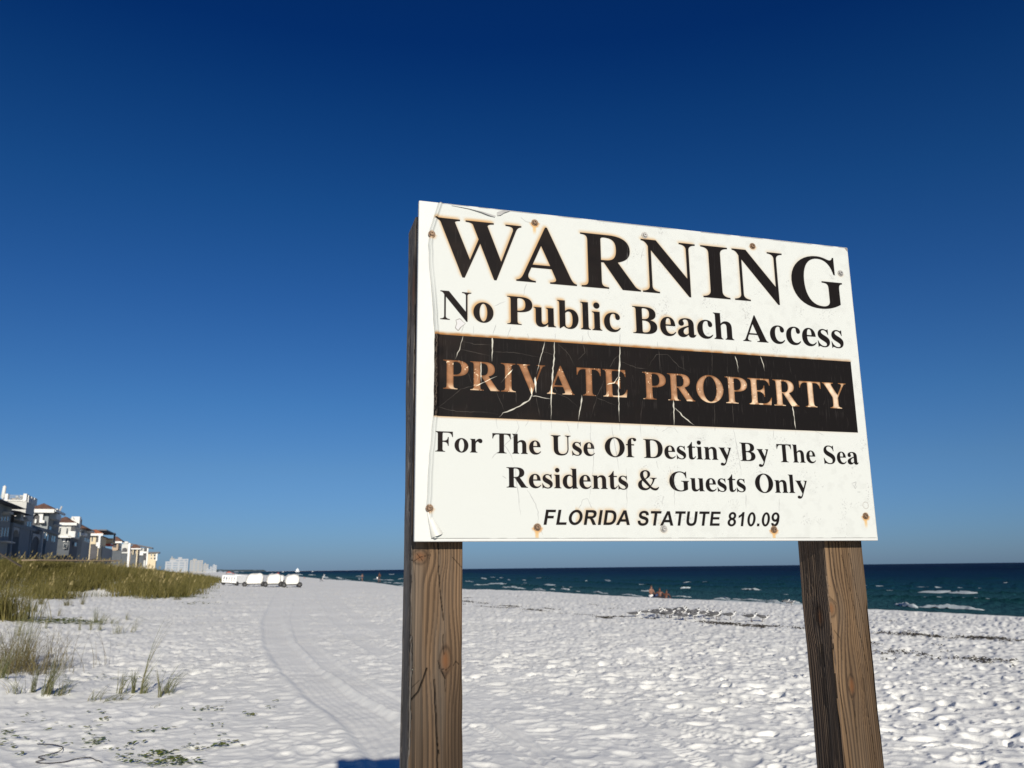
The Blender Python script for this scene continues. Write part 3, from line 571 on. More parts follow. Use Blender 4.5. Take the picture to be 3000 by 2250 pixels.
def make_print():
    H, W = int(BH*1000*PX), int(BW*1000*PX)
    X, Y = np.meshgrid((np.arange(W)+.5)/PX, (np.arange(H)+.5)/PX)
    ink = np.zeros((H, W), np.float32); lettering(ink)
    lit = np.zeros((H, W), np.float32); lettering_light(lit)
    band = ((X > 29.6) & (X < 891.6) & (Y > 250.3) & (Y < 396.8)).astype(np.float32)
    img = np.empty((H, W, 3), np.float32); img[:] = (.725, .737, .722)
    def mixc(c, a):
        a = np.clip(a, 0, 1)[..., None]; img[:] = img*(1-a)+np.array(c, np.float32)*a
    # mottled dirt
    g = fbm(X/14, Y/14, 301, 4); mixc((.66, .665, .65), .22*sstep(.50, .75, g)*sstep(150, 600, X))
    sp = vnoise(X/2.0, Y/2.0, 303)*vnoise(X/30, Y/30, 304); mixc((.52, .52, .52), .40*sstep(.62, .8, sp)*sstep(250, 430, X))
    # toffee-coloured halos where the ink has bled, strongest at the upper left of strokes and at the left of the sign
    fade = np.clip(1.15-X/760, 0, 1); patch = .45+.9*fbm(X/60, Y/40, 310, 2)
    row2 = (Y > 150) & (Y < 230); row1 = Y < 150; row45 = (Y > 410)&(Y<525); row6 = Y > 540
    k = np.where(row1, 1.0, np.where(row2, 1.0*(X > 90)*(X < 560), np.where(row45, .35*(X > 195)*(X < 480), .55*(X > 285)*(X < 450))))
    for (dx, dy, r, a) in ((-3.2, -3.0, 2.6, 1.0), (-1.6, -1.6, 1.4, .7), (1.5, -2.5, 2.2, .35)):
        hl = blur(shift(ink, dx, dy), r*PX); mixc((.68, .54, .37), a*1.0*hl*fade*k*patch*(1-ink))
    hb = blur(shift(band, 0, -3.2), 2.3*PX)*np.clip(1.2-X/1100, 0, 1)*(Y < 251); mixc((.56, .40, .24), 1.6*hb*(.6+.6*vnoise(X/9, Y*0, 312)))
    hb = blur(shift(band, 0, 1.2), 1.6*PX)*(Y > 396)*np.clip(1.15-X/900, 0, 1); mixc((.68, .55, .40), 1.1*hb)
    mixc((.085, .075, .075), ink); mixc((.082, .073, .073), band)
    # black is worn: faint brownish and greyish variation and fine upright scratches
    dk = np.maximum(ink, band); g2 = fbm(X/40, Y/40, 320, 3)
    mixc((.15, .12, .105), dk*.5*sstep(.35, .7, g2)*np.clip(1.1-X/500, 0, 1))
    mixc((.30, .29, .28), dk*.35*sstep(.78, .95, vnoise(X/1.3, Y/24, 322))*fbm(X/50, Y/30, 323, 2))
    # letters of the black band: brown at the rims, creamier in the middle and towards the right
    inner = blur(lit, 3.0*PX); e = np.clip((inner-.38)/.5, 0, 1)
    right = sstep(380, 900, X)[..., None]; n3 = fbm(X/11, Y/9, 330, 3)[..., None]
    rim = np.array((.40, .26, .16))*(1-right)+np.array((.50, .35, .22))*right
    mid = np.array((.54, .39, .28))*(1-right)+np.array((.78, .70, .61))*right
    col = rim*(1-e[..., None])+mid*e[..., None]; col = col*(.85+.3*n3)
    sparkle = sstep(.80, .92, vnoise(X/2.2, Y/2.2, 331))*sstep(.5, .62, fbm(X/25, Y/25, 332, 2))*(1-.6*right[..., 0])
    low = sstep(335, 349, Y)*sstep(.45, .6, vnoise(X/9, Y/9, 333))
    col = col*(1-np.maximum(sparkle, low*.7)[..., None])+np.array((.88, .80, .68))*np.maximum(sparkle, low*.7)[..., None]
    a = lit[..., None]; img[:] = img*(1-a)+col*a
    # cracks in the film
    def mm(c, x, y):
        o = {5: (1180, 570), 6: (1880, 640), 7: (1180, 1080), 8: (1880, 1080)}[c]
        u, z = onboard(o[0]+x/3.0722, o[1]+y/3.0722); return (u*1000, (Z0+BH-z)*1000)
    big = [([(5,803,1270),(5,805,1400),(5,800,1500)], 2.2), ([(5,545,1270),(5,510,1390),(5,470,1480)], 1.0), ([(5,1278,1320),(5,1240,1470),(5,1197,1620)], 1.0),
           ([(5,1366,1320),(5,1358,1500),(7,1350,0),(7,1336,230),(7,1332,460)], 2.2), ([(5,1952,1370),(5,1948,1520),(7,1942,60),(7,1940,240),(7,1946,480)], 2.2),
           ([(7,1155,170),(7,1162,240),(7,1130,290),(7,1000,365),(7,900,400),(7,862,437)], 2.0), ([(7,1162,245),(7,1240,258),(7,1332,275)], 1.8),
           ([(7,1612,240),(7,1595,370),(7,1575,468)], 2.0), ([(8,282,285),(8,288,400),(8,288,512)], 2.2), ([(8,296,352),(8,370,430),(8,470,512)], 1.4),
           ([(8,1352,335),(8,1368,430),(8,1382,548)], 2.0), ([(6,838,1240),(6,855,1300),(6,868,1385)], 1.3), ([(6,1063,1240),(6,1090,1310),(6,1102,1375)], 1.2),
           ([(5,700,1510),(5,705,1659)], 1.5), ([(7,655,160),(7,800,90),(7,850,70)], 1.3), ([(7,940,60),(7,990,5)], 1.4), ([(7,700,20),(7,705,120)], 1.2), ([(7,1835,140),(7,1900,130),(7,1945,60)], 1.4),
           ([(7,1190,80),(7,1195,220)], 3.2)]
    fine = [[(5,520,1395),(5,650,1420),(5,780,1455)], [(5,545,1325),(5,660,1350),(5,790,1352)], [(5,810,1415),(5,1000,1420),(5,1230,1465)], [(5,1400,1350),(5,1480,1420),(5,1545,1540)],
            [(5,1260,1415),(5,1350,1440)], [(7,310,345),(7,480,385),(7,720,392),(7,850,410)], [(7,320,345),(7,430,260),(7,520,185),(7,700,135)], [(7,590,40),(7,620,140)], [(7,840,210),(7,915,385)],
            [(7,1015,210),(7,1020,310)], [(7,1195,250),(7,1235,430)], [(7,1810,110),(7,1745,250),(7,1692,440)], [(7,1360,215),(7,1490,270),(7,1570,345)], [(7,1740,260),(7,1910,330)],
            [(7,2155,280),(7,2138,470)], [(6,60,1330),(6,130,1225),(6,230,1225),(6,330,1330),(6,440,1390)], [(6,150,1180),(6,165,1380)], [(6,630,1190),(6,632,1390)], [(8,650,310),(8,655,520)],
            [(8,815,320),(8,820,500)], [(5,1620,1350),(5,1640,1420),(5,1570,1490)], [(5,1950,1500),(5,2100,1560),(5,2200,1570)], [(5,1860,1560),(5,1900,1480),(5,1945,1450)], [(6,370,1240),(6,378,1385)], [(7,880,130),(7,960,40)], [(7,1390,215),(7,1365,170)]]
    cb = np.zeros((H, W), np.float32)
    for i, (p, w) in enumerate(big): stroke(cb, [mm(*q) for q in p], w, .5, 500+i)
    cf = np.zeros((H, W), np.float32)
    for i, p in enumerate(fine): stroke(cf, [mm(*q) for q in p], .75, .5, 600+i)
    for i in range(46):                                        # short fine crazing through the band
        x = 40+i*18.3+7*math.sin(i*7.7); y = 255+138*((i*.618) % 1)
        stroke(cf, [(x, y), (x+3*math.sin(i), y+8+10*((i*.377) % 1))], .35, .6, 700+i)
    letters = np.maximum(dk*(1-lit), 0)
    mixc((.74, .73, .68), cb*band*.95); mixc((.42, .40, .37), cf*band*.5); mixc((.92, .88, .78), cb*lit); mixc((.90, .84, .72), cf*lit*.8)
    cg = np.zeros((H, W), np.float32)
    grey = [[(5,545,1150),(5,530,1250)], [(5,640,1180),(5,632,1260)], [(5,835,1175),(5,805,1270)], [(5,970,1195),(5,940,1290)], [(5,1120,1250),(5,1135,1300)], [(5,1370,1250),(5,1366,1325)], [(5,1620,1270),(5,1610,1340)],
            [(5,1955,1250),(5,1950,1370)], [(5,1110,805),(5,1080,920)], [(5,920,960),(5,820,1010)], [(5,1605,935),(5,1600,1010),(5,1610,1100)], [(5,1665,1220),(5,1667,1260),(5,1700,1320)], [(5,2018,430),(5,2015,640)], [(5,2165,480),(5,2140,590)],
            [(5,1060,205),(5,1100,240),(5,1165,260)], [(6,135,1110),(6,142,1165)], [(6,625,1150),(6,628,1200)], [(6,843,1150),(6,850,1215)], [(6,1055,1190),(6,1060,1225)],
            [(7,838,450),(7,840,490),(7,852,540)], [(7,1020,470),(7,1045,530),(7,1010,600),(7,915,690),(7,970,770),(7,1000,860)], [(7,1240,460),(7,1243,560)], [(7,1130,460),(7,1100,525)], [(7,1330,460),(7,1340,550)], [(7,1470,480),(7,1508,590)],
            [(7,1578,470),(7,1572,550)], [(7,1685,480),(7,1690,650),(7,1710,700),(7,1715,860),(7,1680,1170)], [(7,1948,490),(7,1952,562)], [(7,1880,500),(7,1890,600),(7,1920,760),(7,1945,920)], [(7,2135,495),(7,2140,610)],
            [(7,1010,870),(7,1020,1020),(7,1040,1150),(7,1058,1320)], [(7,1120,1090),(7,1180,1190),(7,1215,1290),(7,1218,1400)], [(7,895,965),(7,935,990)], [(7,2010,900),(7,2013,1080),(7,2015,1260)], [(7,1230,1430),(7,1260,1500)],
            [(8,285,520),(8,300,545),(8,328,580)], [(8,655,530),(8,655,565)], [(8,820,540),(8,840,640),(8,870,790),(8,895,960)], [(8,1180,550),(8,1180,640)], [(8,1382,555),(8,1382,600)], [(8,1555,560),(8,1640,600)],
            [(8,240,860),(8,290,1030),(8,292,1250)], [(8,130,830),(8,150,910)], [(8,1235,1160),(8,1232,1290)], [(8,190,1150),(8,180,1240)], [(8,180,570),(8,240,530),(8,290,540)], [(8,935,1130),(8,935,1260)], [(7,800,810),(7,860,745)],
            [(7,1605,1225),(7,1620,1180),(7,1660,1172),(7,1675,1200),(7,1705,1215)], [(7,1605,1225),(7,1580,1260)], [(7,1675,1205),(7,1700,1260)],
            [(8,1885,1030),(8,1925,1018),(8,1915,1075)], [(8,1885,1035),(8,1920,1080),(8,1935,1050)], [(8,1935,1115),(8,1965,1108)]]
    for i, p in enumerate(grey): stroke(cg, [mm(*q) for q in p], .9, .6, 800+i)
    mixc((.50, .50, .50), cg*(1-band)*.62*(1-.3*ink))
    # a torn scab on the N of "No"
    pol = [mm(5,*q) for q in ((480,1130),(515,1118),(560,1160),(530,1190),(495,1222),(470,1200),(485,1165))]; sc = np.zeros((H, W), np.float32)
    s_, cov = _fill(sc, np.array(pol)*PX); sc[s_] = cov; mixc((.73, .73, .73), sc); ob = np.zeros((H, W), np.float32); stroke(ob, pol+[pol[0]], 1.0, .5, 950, False); mixc((.42, .40, .38), ob*.8)
    ed = (X < 34+3*vnoise(Y/6, Y*0, 960))&(X>29.6)&(band > 0); mixc((.35, .31, .27), ed*sstep(.35, .6, fbm(X*1.2, Y/3, 961, 3))*.8)
    # rust and grey rings around the screws
    for j, (x, y) in enumerate(SCREWS+[(892.3, 541.4)]):
        r = np.hypot(X-x, Y-y); rust = RUSTY[j] if j < len(RUSTY) else 0
        mixc((.62, .61, .59), .8*(1-sstep(.5, 1.1, np.abs(r-6.4))))
        if rust: mixc((.66, .45, .24), rust*(1-sstep(5.0, 10.5+3*vnoise(X/4, Y/4, j), r+.4*(Y < y)*r)))
        if rust > .8: mixc((.74, .60, .40), .8*(1-sstep(1.5, 4.5, np.abs(X-x+1)))*(Y > y)*(1-sstep(12, 26, Y-y)))
    m_ = (X > 903)&(Y < 11)&((X-903)+(11-Y)*.8 > 9); mixc((.45, .42, .40), m_*.9)
    # broken grey line along the rim of the film
    rim = np.minimum.reduce([X-0, 912.4-X, Y-2.0, 604.6-Y]); mixc((.42, .42, .41), .75*(1-sstep(.5, 1.3, np.abs(rim)))*sstep(.25, .5, vnoise(X/17, Y/17, 970)))
    out = np.ones((H, W, 4), np.float32); out[..., :3] = np.clip(img, 0, 1)
    im = bpy.data.images.new('sign_print', W, H, alpha=False); im.pixels.foreach_set(out[::-1].ravel()); im.update(); im.pack()
    return im
SCREWS = [(219.8,20.4),(23.5,64.5),(444.9,22.1),(684.1,20.4),(889.1,60.4),(24.4,554.6),(214.3,585.7),(454.2,588),(682.3,588.9),(889.7,562.4)]
RUSTY = [.9, .5, .15, .4, .1, .5, .9, .1, 1.0, .9]
im = make_print()
PRINT, N, L, b = nmat('printed vinyl film')
ti = N.new('ShaderNodeTexImage'); ti.image = im; ti.interpolation = 'Cubic'; uvn = N.new('ShaderNodeUVMap'); uvn.uv_map = 'UVMap'; L.new(uvn.outputs[0], ti.inputs[0])
L.new(ti.outputs[0], b.inputs['Base Color']); b.inputs['Roughness'].default_value = .55; b.inputs['Specular IOR Level'].default_value = .04
tc = N.new('ShaderNodeTexCoord'); nz = N.new('ShaderNodeTexNoise'); nz.inputs['Scale'].default_value = 14; nz.inputs['Detail'].default_value = 5; L.new(tc.outputs['Object'], nz.inputs['Vector'])
bp = N.new('ShaderNodeBump'); bp.inputs['Strength'].default_value = .25; bp.inputs['Distance'].default_value = .004; L.new(nz.outputs['Fac'], bp.inputs['Height']); L.new(bp.outputs[0], b.inputs['Normal'])
BOARD = mat('white sign board', (.50, .51, .49), .6, .04, 6, .05, 50)
# panel with softened edges
bm = bmesh.new(); bmesh.ops.create_cube(bm, size=1.0)
bmesh.ops.transform(bm, matrix=Matrix.Translation((BW/2, .005, Z0+BH/2)) @ Matrix.Diagonal((BW, .010, BH, 1)), verts=bm.verts)
bmesh.ops.bevel(bm, geom=list(bm.edges), offset=.0016, segments=2, affect='EDGES', profile=.5)
me = bpy.data.meshes.new('sign_panel'); bm.to_mesh(me); bm.free(); panel = link('sign_panel', me, BOARD, sign)
mb = MB(); mb.box(.006, BW-.006, .0102, .0345, Z0+.008, Z0+BH-.008); mb.build('backing_board', mat('dark weathered plywood', (.10, .075, .05), .85, .3, 9, .3, 40), sign)
# film: starts at the folded left edge, lies a millimetre proud, ripples a little
WR = np.array([(35.4,1.6),(30,20),(20.6,55.7),(17.8,83.8),(21,130),(24.9,178),(30.6,249),(31.2,313),(30,396),(23.1,469),(20.2,553),(24,580),(30.2,604.4)])
nv_, nu_ = 240, 330
Yv = np.linspace(1.6, 604.4, nv_); xl = np.interp(Yv, WR[:, 1], WR[:, 0])+1.2*(vnoise(Yv/14, Yv*0, 5)-.5)
tt = np.concatenate([np.linspace(0, .04, 70)[:-1], np.linspace(.04, 1, nu_-69)])
XX = xl[:, None]+(912.2-xl[:, None])*tt[None, :]; YY = np.repeat(Yv[:, None], nu_, 1)
dl = XX-xl[:, None]
lift = 1.0+5.5*np.exp(-((dl-4.0)/3.2)**2)*(.55+.7*vnoise(YY/70, YY*0, 6))+.7*np.exp(-((dl-11)/4.0)**2)*vnoise(YY/40, YY*0, 7)
lift = np.where(dl < .3, 1.0, lift)
lift += .55*(fbm(XX/90, YY/70, 8, 3)-.4)+1.6*np.exp(-(((XX-105)/45)**2+((YY-8)/9)**2))+1.0*np.exp(-(((XX-150)/16)**2+((YY-14)/10)**2))
lift = np.maximum(lift, .7)
Vf = np.stack([XX/1000, -lift/1000, Z0+BH-YY/1000], -1).reshape(-1, 3)
me = np_mesh('print_film', Vf, grid_faces(nv_, nu_).reshape(-1, 4)[:, ::-1].ravel(), 4)
uv = me.uv_layers.new(name='UVMap'); li = np.empty(len(me.loops), np.int32); me.loops.foreach_get('vertex_index', li)
UVv = np.stack([XX.ravel()/914.4, 1-YY.ravel()/609.6], 1)[li]; uv.data.foreach_set('uv', UVv.astype(np.float32).ravel())
link('print_film', me, PRINT, panel)
# torn flaps of film along the top edge and the curled corner at lower left
FLAP = mat('film underside', (.30, .30, .29), .6, .15, 20); mb = MB()
def flap(top, bot, out):
    n = len(top); vs = []
    for k in range(n): vs.append((top[k][0]/1000, -.0022, Z0+BH-top[k][1]/1000))
    for k in range(n): vs.append((bot[k][0]/1000, -.0022-out*math.sin(math.pi*min(1, (k+.6)/n)), Z0+BH-bot[k][1]/1000))
    mb.add(vs, [(k, k+1, n+k+1, n+k) for k in range(n-1)])
flap([(60,4),(94,6.8),(118,9.5),(133,13),(143.5,15.2)], [(60,4.6),(93,8.2),(116,12.8),(131,17),(142,18.8)], .003)
flap([(145,8),(152,5),(160,3),(170,2.2)], [(146.5,15.5),(153,13.6),(159,8.4),(171,2.8)], .003)
mb.build('torn_flap', FLAP, panel)
mb = MB(); n = 12; vs = [((20.6)/1000, -.002, Z0+BH-.556)]
for k in range(n+1):
    a = math.pi*1.25*k/n; r = 8.2; vs.append(((36.5-r*math.cos(a*.8)+k*.25)/1000, -.0025-.0075*math.sin(a*.8), Z0+BH-(604.5-k*.75)/1000))
mb.add(vs, [(0, k, k+1) for k in range(1, n+1)])
mb.build('curled_corner', mat('curled white film', (.52, .52, .48), .5, .03, 10), panel, smooth=True)
# screws
def screw_mesh(col, name):
    mb = MB(); prof = [(0, -.0008), (.0014, -.0008), (.0017, -.0030), (.0036, -.0030), (.0044, -.0018), (.0048, 0), (.0062, 0.0), (.0066, .0012)]; n = 14; b0 = 0
    for r, y in prof:
        for k in range(n): mb.v.append((r*math.cos(2*math.pi*k/n), y, r*math.sin(2*math.pi*k/n)))
    for j in range(len(prof)-1):
        for k in range(n): mb.f.append((j*n+k, j*n+(k+1) % n, (j+1)*n+(k+1) % n, (j+1)*n+k))
    me = bpy.data.meshes.new(name); me.from_pydata(mb.v, [], mb.f); me.update(); me.materials.append(col); return me
S1 = screw_mesh(mat('rusted screw', (.16, .10, .06), .6, .5, 300, metal=.3), 'screw_rusted'); S2 = screw_mesh(mat('grey screw', (.36, .35, .33), .45, .3, 300, metal=.5), 'screw_grey')
for j, (x, y) in enumerate(SCREWS):
    o = bpy.data.objects.new('screw', S1 if RUSTY[j] > .3 else S2); C.objects.link(o); o.parent = panel; o.location = (x/1000, -.0022 if x > 40 else -.0045, Z0+BH-y/1000); o.rotation_euler = (0, j*1.1, 0)
    if RUSTY[j] > .3: o['label'] = 'rusty screw'

# posts: dense square timbers with grain, knots and drying checks
WOOD, N, L, b = nmat('weathered pine timber')
an = N.new('ShaderNodeAttribute'); an.attribute_name = 'wood'; tc = N.new('ShaderNodeTexCoord'); mp = N.new('ShaderNodeMapping'); mp.inputs['Scale'].default_value = (900, 900, 14); L.new(tc.outputs['Object'], mp.inputs[0])
nz = N.new('ShaderNodeTexNoise'); nz.inputs['Scale'].default_value = 1; nz.inputs['Detail'].default_value = 3; L.new(mp.outputs[0], nz.inputs['Vector'])
mm_ = N.new('ShaderNodeMapRange'); mm_.inputs['To Min'].default_value = .78; mm_.inputs['To Max'].default_value = 1.2; L.new(nz.outputs['Fac'], mm_.inputs['Value'])
vm = N.new('ShaderNodeVectorMath'); vm.operation = 'SCALE'; L.new(an.outputs['Color'], vm.inputs[0]); L.new(mm_.outputs[0], vm.inputs['Scale']); L.new(vm.outputs[0], b.inputs['Base Color'])
b.inputs['Roughness'].default_value = .8; b.inputs['Specular IOR Level'].default_value = .25
bp = N.new('ShaderNodeBump'); bp.inputs['Strength'].default_value = .5; bp.inputs['Distance'].default_value = .0006; L.new(nz.outputs['Fac'], bp.inputs['Height']); L.new(bp.outputs[0], b.inputs['Normal'])
def timber(label, x0, y0, w, ztop, faces, seed):
    """faces: list of 4 dicts (front, right, back, left): freq, knots [(u,z,ru,rz)], cracks [([(u,z)..], width, depth)], grey"""
    zs = np.concatenate([np.linspace(-.3, 1.2, 70)[:-1], np.linspace(1.2, 1.66, 340)[:-1], np.linspace(1.66, ztop, 90)])
    cols = []; pos = []
    for f in range(4):
        nf = (110, 16, 16, 70)[f]; k_ = np.arange(nf)/nf; uu = w*(k_-.35/(2*math.pi)*np.sin(2*math.pi*k_))
        D = faces[f]; U, Z = np.meshgrid(uu, zs)
        q = U+.010*(fbm(Z*2.2, Z*0+f, seed+f, 3)-.5)+.0035*(fbm(Z*5, U*60, seed+9+f, 3)-.5); kn = np.zeros_like(U); kc = np.zeros_like(U); kd = np.zeros_like(U)
        for (uk, zk, ru, rz) in D.get('knots', []):
            e = np.sqrt(((U-uk)/ru)**2+((Z-zk)/rz)**2)
            q = uk+(q-uk)/(1+2.4*np.exp(-(e/2.2)**2)); kn = np.maximum(kn, 1-sstep(.5, 1.5, e+.5*(fbm(U*300, Z*120, seed+13, 2)-.5))); kc = np.maximum(kc, (1-sstep(.1, .9, e)))
            ring = .5+.5*np.sin(e*16); kn = np.where(e < 1.1, kn*(.75+.25*ring), kn); kd = np.maximum(kd, np.exp(-((e-1.0)/.16)**2)*(.4+.6*vnoise(U*500, Z*300, seed+12)))
        fr = D.get('freq', 110); v = q*fr*(.6+.8*U/w)+1.6*fbm(q*30, Z*1.3, seed+20+f, 3)
        t = v-np.floor(v); late = sstep(.36, .84, t)*(1-sstep(.95, 1.0, t))*(.35+.9*fbm(v*.9, Z*1.2, seed+29, 2))
        fine = fbm(U*1600, Z*10, seed+30, 2); tone = fbm(U*22, Z*2.6, seed+31+f, 3)
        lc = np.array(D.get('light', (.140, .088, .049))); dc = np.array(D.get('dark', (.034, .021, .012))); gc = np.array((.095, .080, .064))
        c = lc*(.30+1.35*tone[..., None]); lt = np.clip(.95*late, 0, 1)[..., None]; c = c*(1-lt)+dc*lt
        g = D.get('grey', .25)*sstep(.35, .8, fbm(U*60, Z*5, seed+33+f, 3)); c = c*(1-g[..., None])+gc*g[..., None]
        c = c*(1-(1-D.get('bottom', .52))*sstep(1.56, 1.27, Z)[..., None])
        c = c*(.62+.76*fine[..., None])*(.8+.4*fbm(U*400, Z*3, seed+70+f, 2))[..., None]
        c = c*(1-.55*kn[..., None])+np.array((.085, .042, .018))*(.55*kn[..., None]); c = c*(1-.4*kc[..., None])+np.array((.17, .058, .014))*.4*kc[..., None]
        c = c*(1-.6*kd[..., None]); dpt = -.0014*late+.0012*(fbm(Z*14, U*20, seed+40+f, 3)-.5)+.0045*(fbm(Z*3.5, Z*0+f*7, seed+44, 2)-.5)
        for (pts, cw, cd) in D.get('cracks', []):
            cw = cw*.8; d, _ = polydist(U+.0030*(fbm(Z*38, Z*0, seed+50, 3)-.5), Z, pts); k = 1-sstep(cw*.35, cw, np.abs(d)); dpt = dpt-cd*k; c = c*(1-.93*k[..., None])
        edge = np.minimum(U, w-U); wane = .0020+.0050*(fbm(Z*11, Z*0+3, seed+60, 3))
        dpt = dpt-np.clip(wane-edge, 0, 1)**1.0*.55
        cols.append(c); P = np.zeros(U.shape+(3,))
        if f == 0: P[..., 0] = x0+U; P[..., 1] = y0-dpt
        if f == 1: P[..., 0] = x0+w+dpt; P[..., 1] = y0+U
        if f == 2: P[..., 0] = x0+w-U; P[..., 1] = y0+w+dpt
        if f == 3: P[..., 0] = x0-dpt; P[..., 1] = y0+w-U
        P[..., 2] = Z; pos.append(P)
    P = np.concatenate(pos, 1); Cc = np.concatenate(cols, 1); nr, nc = P.shape[:2]
    fl = grid_faces(nr, nc, True)
    # close the top with a fan
    top = P[-1].mean(0); V = np.concatenate([P.reshape(-1, 3), top[None]+[0, 0, .002]]); cv = np.concatenate([Cc.reshape(-1, 3), [[.12, .10, .08]]])
    me = np_mesh('post', V[:-1], fl, 4)
    bm = bmesh.new(); bm.from_mesh(me); vl = list(bm.verts)[(nr-1)*nc:]; ct = bm.verts.new(V[-1])
    for k in range(nc): bm.faces.new((vl[k], vl[(k+1) % nc], ct))
    bm.to_mesh(me); bm.free()
    a = me.attributes.new('wood', 'FLOAT_COLOR', 'POINT'); a.data.foreach_set('color', np.concatenate([cv, np.ones((len(cv), 1))], 1).astype(np.float32).ravel())
    o = link('post', me, WOOD, sign); tag(o, label); return o
PW = .0889; PY = .0352
def uz(px, py, x0): u, z = onboard(px, py, PY); return (u-x0, z)
def L1(x, y): return uz(1130+x/2.403, 1560+y/2.403, .0012)
def R1(x, y): return uz(2280+x/2.403, 1560+y/2.403, .8158)
kz = lambda p, ru, rz: (p[0], p[1], ru, rz)
sidecr = lambda s, n: [([(.012+.075*((i*.618+s) % 1), 1.15+.9*((i*.377+s) % 1)), (.012+.075*((i*.618+s) % 1)+.002, 1.15+.9*((i*.377+s) % 1)+.25)], .0011, .003) for i in range(n)]
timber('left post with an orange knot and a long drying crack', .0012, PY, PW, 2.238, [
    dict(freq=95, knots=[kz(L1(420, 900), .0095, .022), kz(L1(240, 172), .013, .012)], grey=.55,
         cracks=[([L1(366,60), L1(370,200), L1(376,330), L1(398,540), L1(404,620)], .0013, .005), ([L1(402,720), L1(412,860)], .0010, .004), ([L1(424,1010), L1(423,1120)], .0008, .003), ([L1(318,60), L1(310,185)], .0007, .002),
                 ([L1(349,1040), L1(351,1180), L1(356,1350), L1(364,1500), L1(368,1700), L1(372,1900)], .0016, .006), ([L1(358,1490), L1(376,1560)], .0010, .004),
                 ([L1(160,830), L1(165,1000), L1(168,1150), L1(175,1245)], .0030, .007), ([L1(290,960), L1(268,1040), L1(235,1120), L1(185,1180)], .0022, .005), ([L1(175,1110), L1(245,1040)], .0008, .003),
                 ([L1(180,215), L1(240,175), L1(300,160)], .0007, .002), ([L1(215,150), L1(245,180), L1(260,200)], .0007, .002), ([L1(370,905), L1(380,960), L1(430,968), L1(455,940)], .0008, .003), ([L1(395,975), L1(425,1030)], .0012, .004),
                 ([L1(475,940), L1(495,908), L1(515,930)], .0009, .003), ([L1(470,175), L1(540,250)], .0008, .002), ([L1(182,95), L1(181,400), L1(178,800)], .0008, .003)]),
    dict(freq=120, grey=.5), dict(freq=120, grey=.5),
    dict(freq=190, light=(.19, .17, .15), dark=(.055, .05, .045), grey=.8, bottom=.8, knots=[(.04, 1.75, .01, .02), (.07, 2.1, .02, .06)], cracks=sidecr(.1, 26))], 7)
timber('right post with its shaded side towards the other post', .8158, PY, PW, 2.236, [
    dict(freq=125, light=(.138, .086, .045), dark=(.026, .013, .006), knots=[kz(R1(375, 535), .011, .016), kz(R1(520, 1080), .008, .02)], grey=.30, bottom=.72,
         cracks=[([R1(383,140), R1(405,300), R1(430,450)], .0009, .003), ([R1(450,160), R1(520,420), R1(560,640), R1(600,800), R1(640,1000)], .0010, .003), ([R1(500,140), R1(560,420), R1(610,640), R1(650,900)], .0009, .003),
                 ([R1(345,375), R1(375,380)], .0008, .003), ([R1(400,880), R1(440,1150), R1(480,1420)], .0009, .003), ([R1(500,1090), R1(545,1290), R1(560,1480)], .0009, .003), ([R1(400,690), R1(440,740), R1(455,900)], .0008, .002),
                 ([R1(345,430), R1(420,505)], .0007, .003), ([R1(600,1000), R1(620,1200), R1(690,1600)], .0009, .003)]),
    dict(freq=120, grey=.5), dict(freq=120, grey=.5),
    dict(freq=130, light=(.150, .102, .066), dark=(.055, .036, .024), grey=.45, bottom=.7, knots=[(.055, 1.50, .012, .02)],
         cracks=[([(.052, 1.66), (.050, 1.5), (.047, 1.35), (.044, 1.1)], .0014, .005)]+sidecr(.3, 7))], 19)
# ======================= dune grass and beach plants =======================
def blades(base, h, lean, w, seg=3, curl=.5, az=None):
    """base (n,3), h (n,), lean (n,2) horizontal tip offset, w (n,) -> verts, quads (tapered ribbons)"""
    n = len(base); V = np.zeros((n, seg+1, 2, 3)); rs = np.random.RandomState(n)
    a = rs.rand(n)*np.pi if az is None else az
    sx = np.cos(a)*w/2; sy = np.sin(a)*w/2
    for k in range(seg+1):
        t = k/seg; c = base.copy(); c[:, 0] += lean[:, 0]*t**(1+curl*1.4); c[:, 1] += lean[:, 1]*t**(1+curl*1.4)
        ll = np.hypot(lean[:, 0], lean[:, 1])/np.maximum(h, 1e-3)
        c[:, 2] += h*(t-.35*np.minimum(ll, 1.5)*curl*t**3); f = (1-t**1.6*.93)
        V[:, k, 0] = c; V[:, k, 1] = c
        V[:, k, 0, 0] -= sx*f; V[:, k, 0, 1] -= sy*f; V[:, k, 1, 0] += sx*f; V[:, k, 1, 1] += sy*f
    idx = np.arange(n)[:, None]*(seg+1)*2; q = []
    for k in range(seg): q.append(np.stack([idx[:, 0]+2*k, idx[:, 0]+2*k+1, idx[:, 0]+2*k+3, idx[:, 0]+2*k+2], 1))
    return V.reshape(-1, 3), np.stack(q, 1).reshape(-1)
def leafmat(name, c1, c2, c3):
    m, N, L, b = nmat(name); g = N.new('ShaderNodeNewGeometry'); rp = N.new('ShaderNodeValToRGB'); cr = rp.color_ramp
    cr.elements[0].color = (*c1, 1); cr.elements[1].color = (*c3, 1); e = cr.elements.new(.5); e.color = (*c2, 1)
    L.new(g.outputs['Random Per Island'], rp.inputs[0]); L.new(rp.outputs[0], b.inputs['Base Color'])
    b.inputs['Roughness'].default_value = .6; b.inputs['Specular IOR Level'].default_value = .3
    tr = N.new('ShaderNodeBsdfTranslucent'); L.new(rp.outputs[0], tr.inputs[0]); mx = N.new('ShaderNodeMixShader'); mx.inputs[0].default_value = .25
    out = N['Material Output']; L.new(b.outputs[0], mx.inputs[1]); L.new(tr.outputs[0], mx.inputs[2]); L.new(mx.outputs[0], out.inputs['Surface'])
    return m
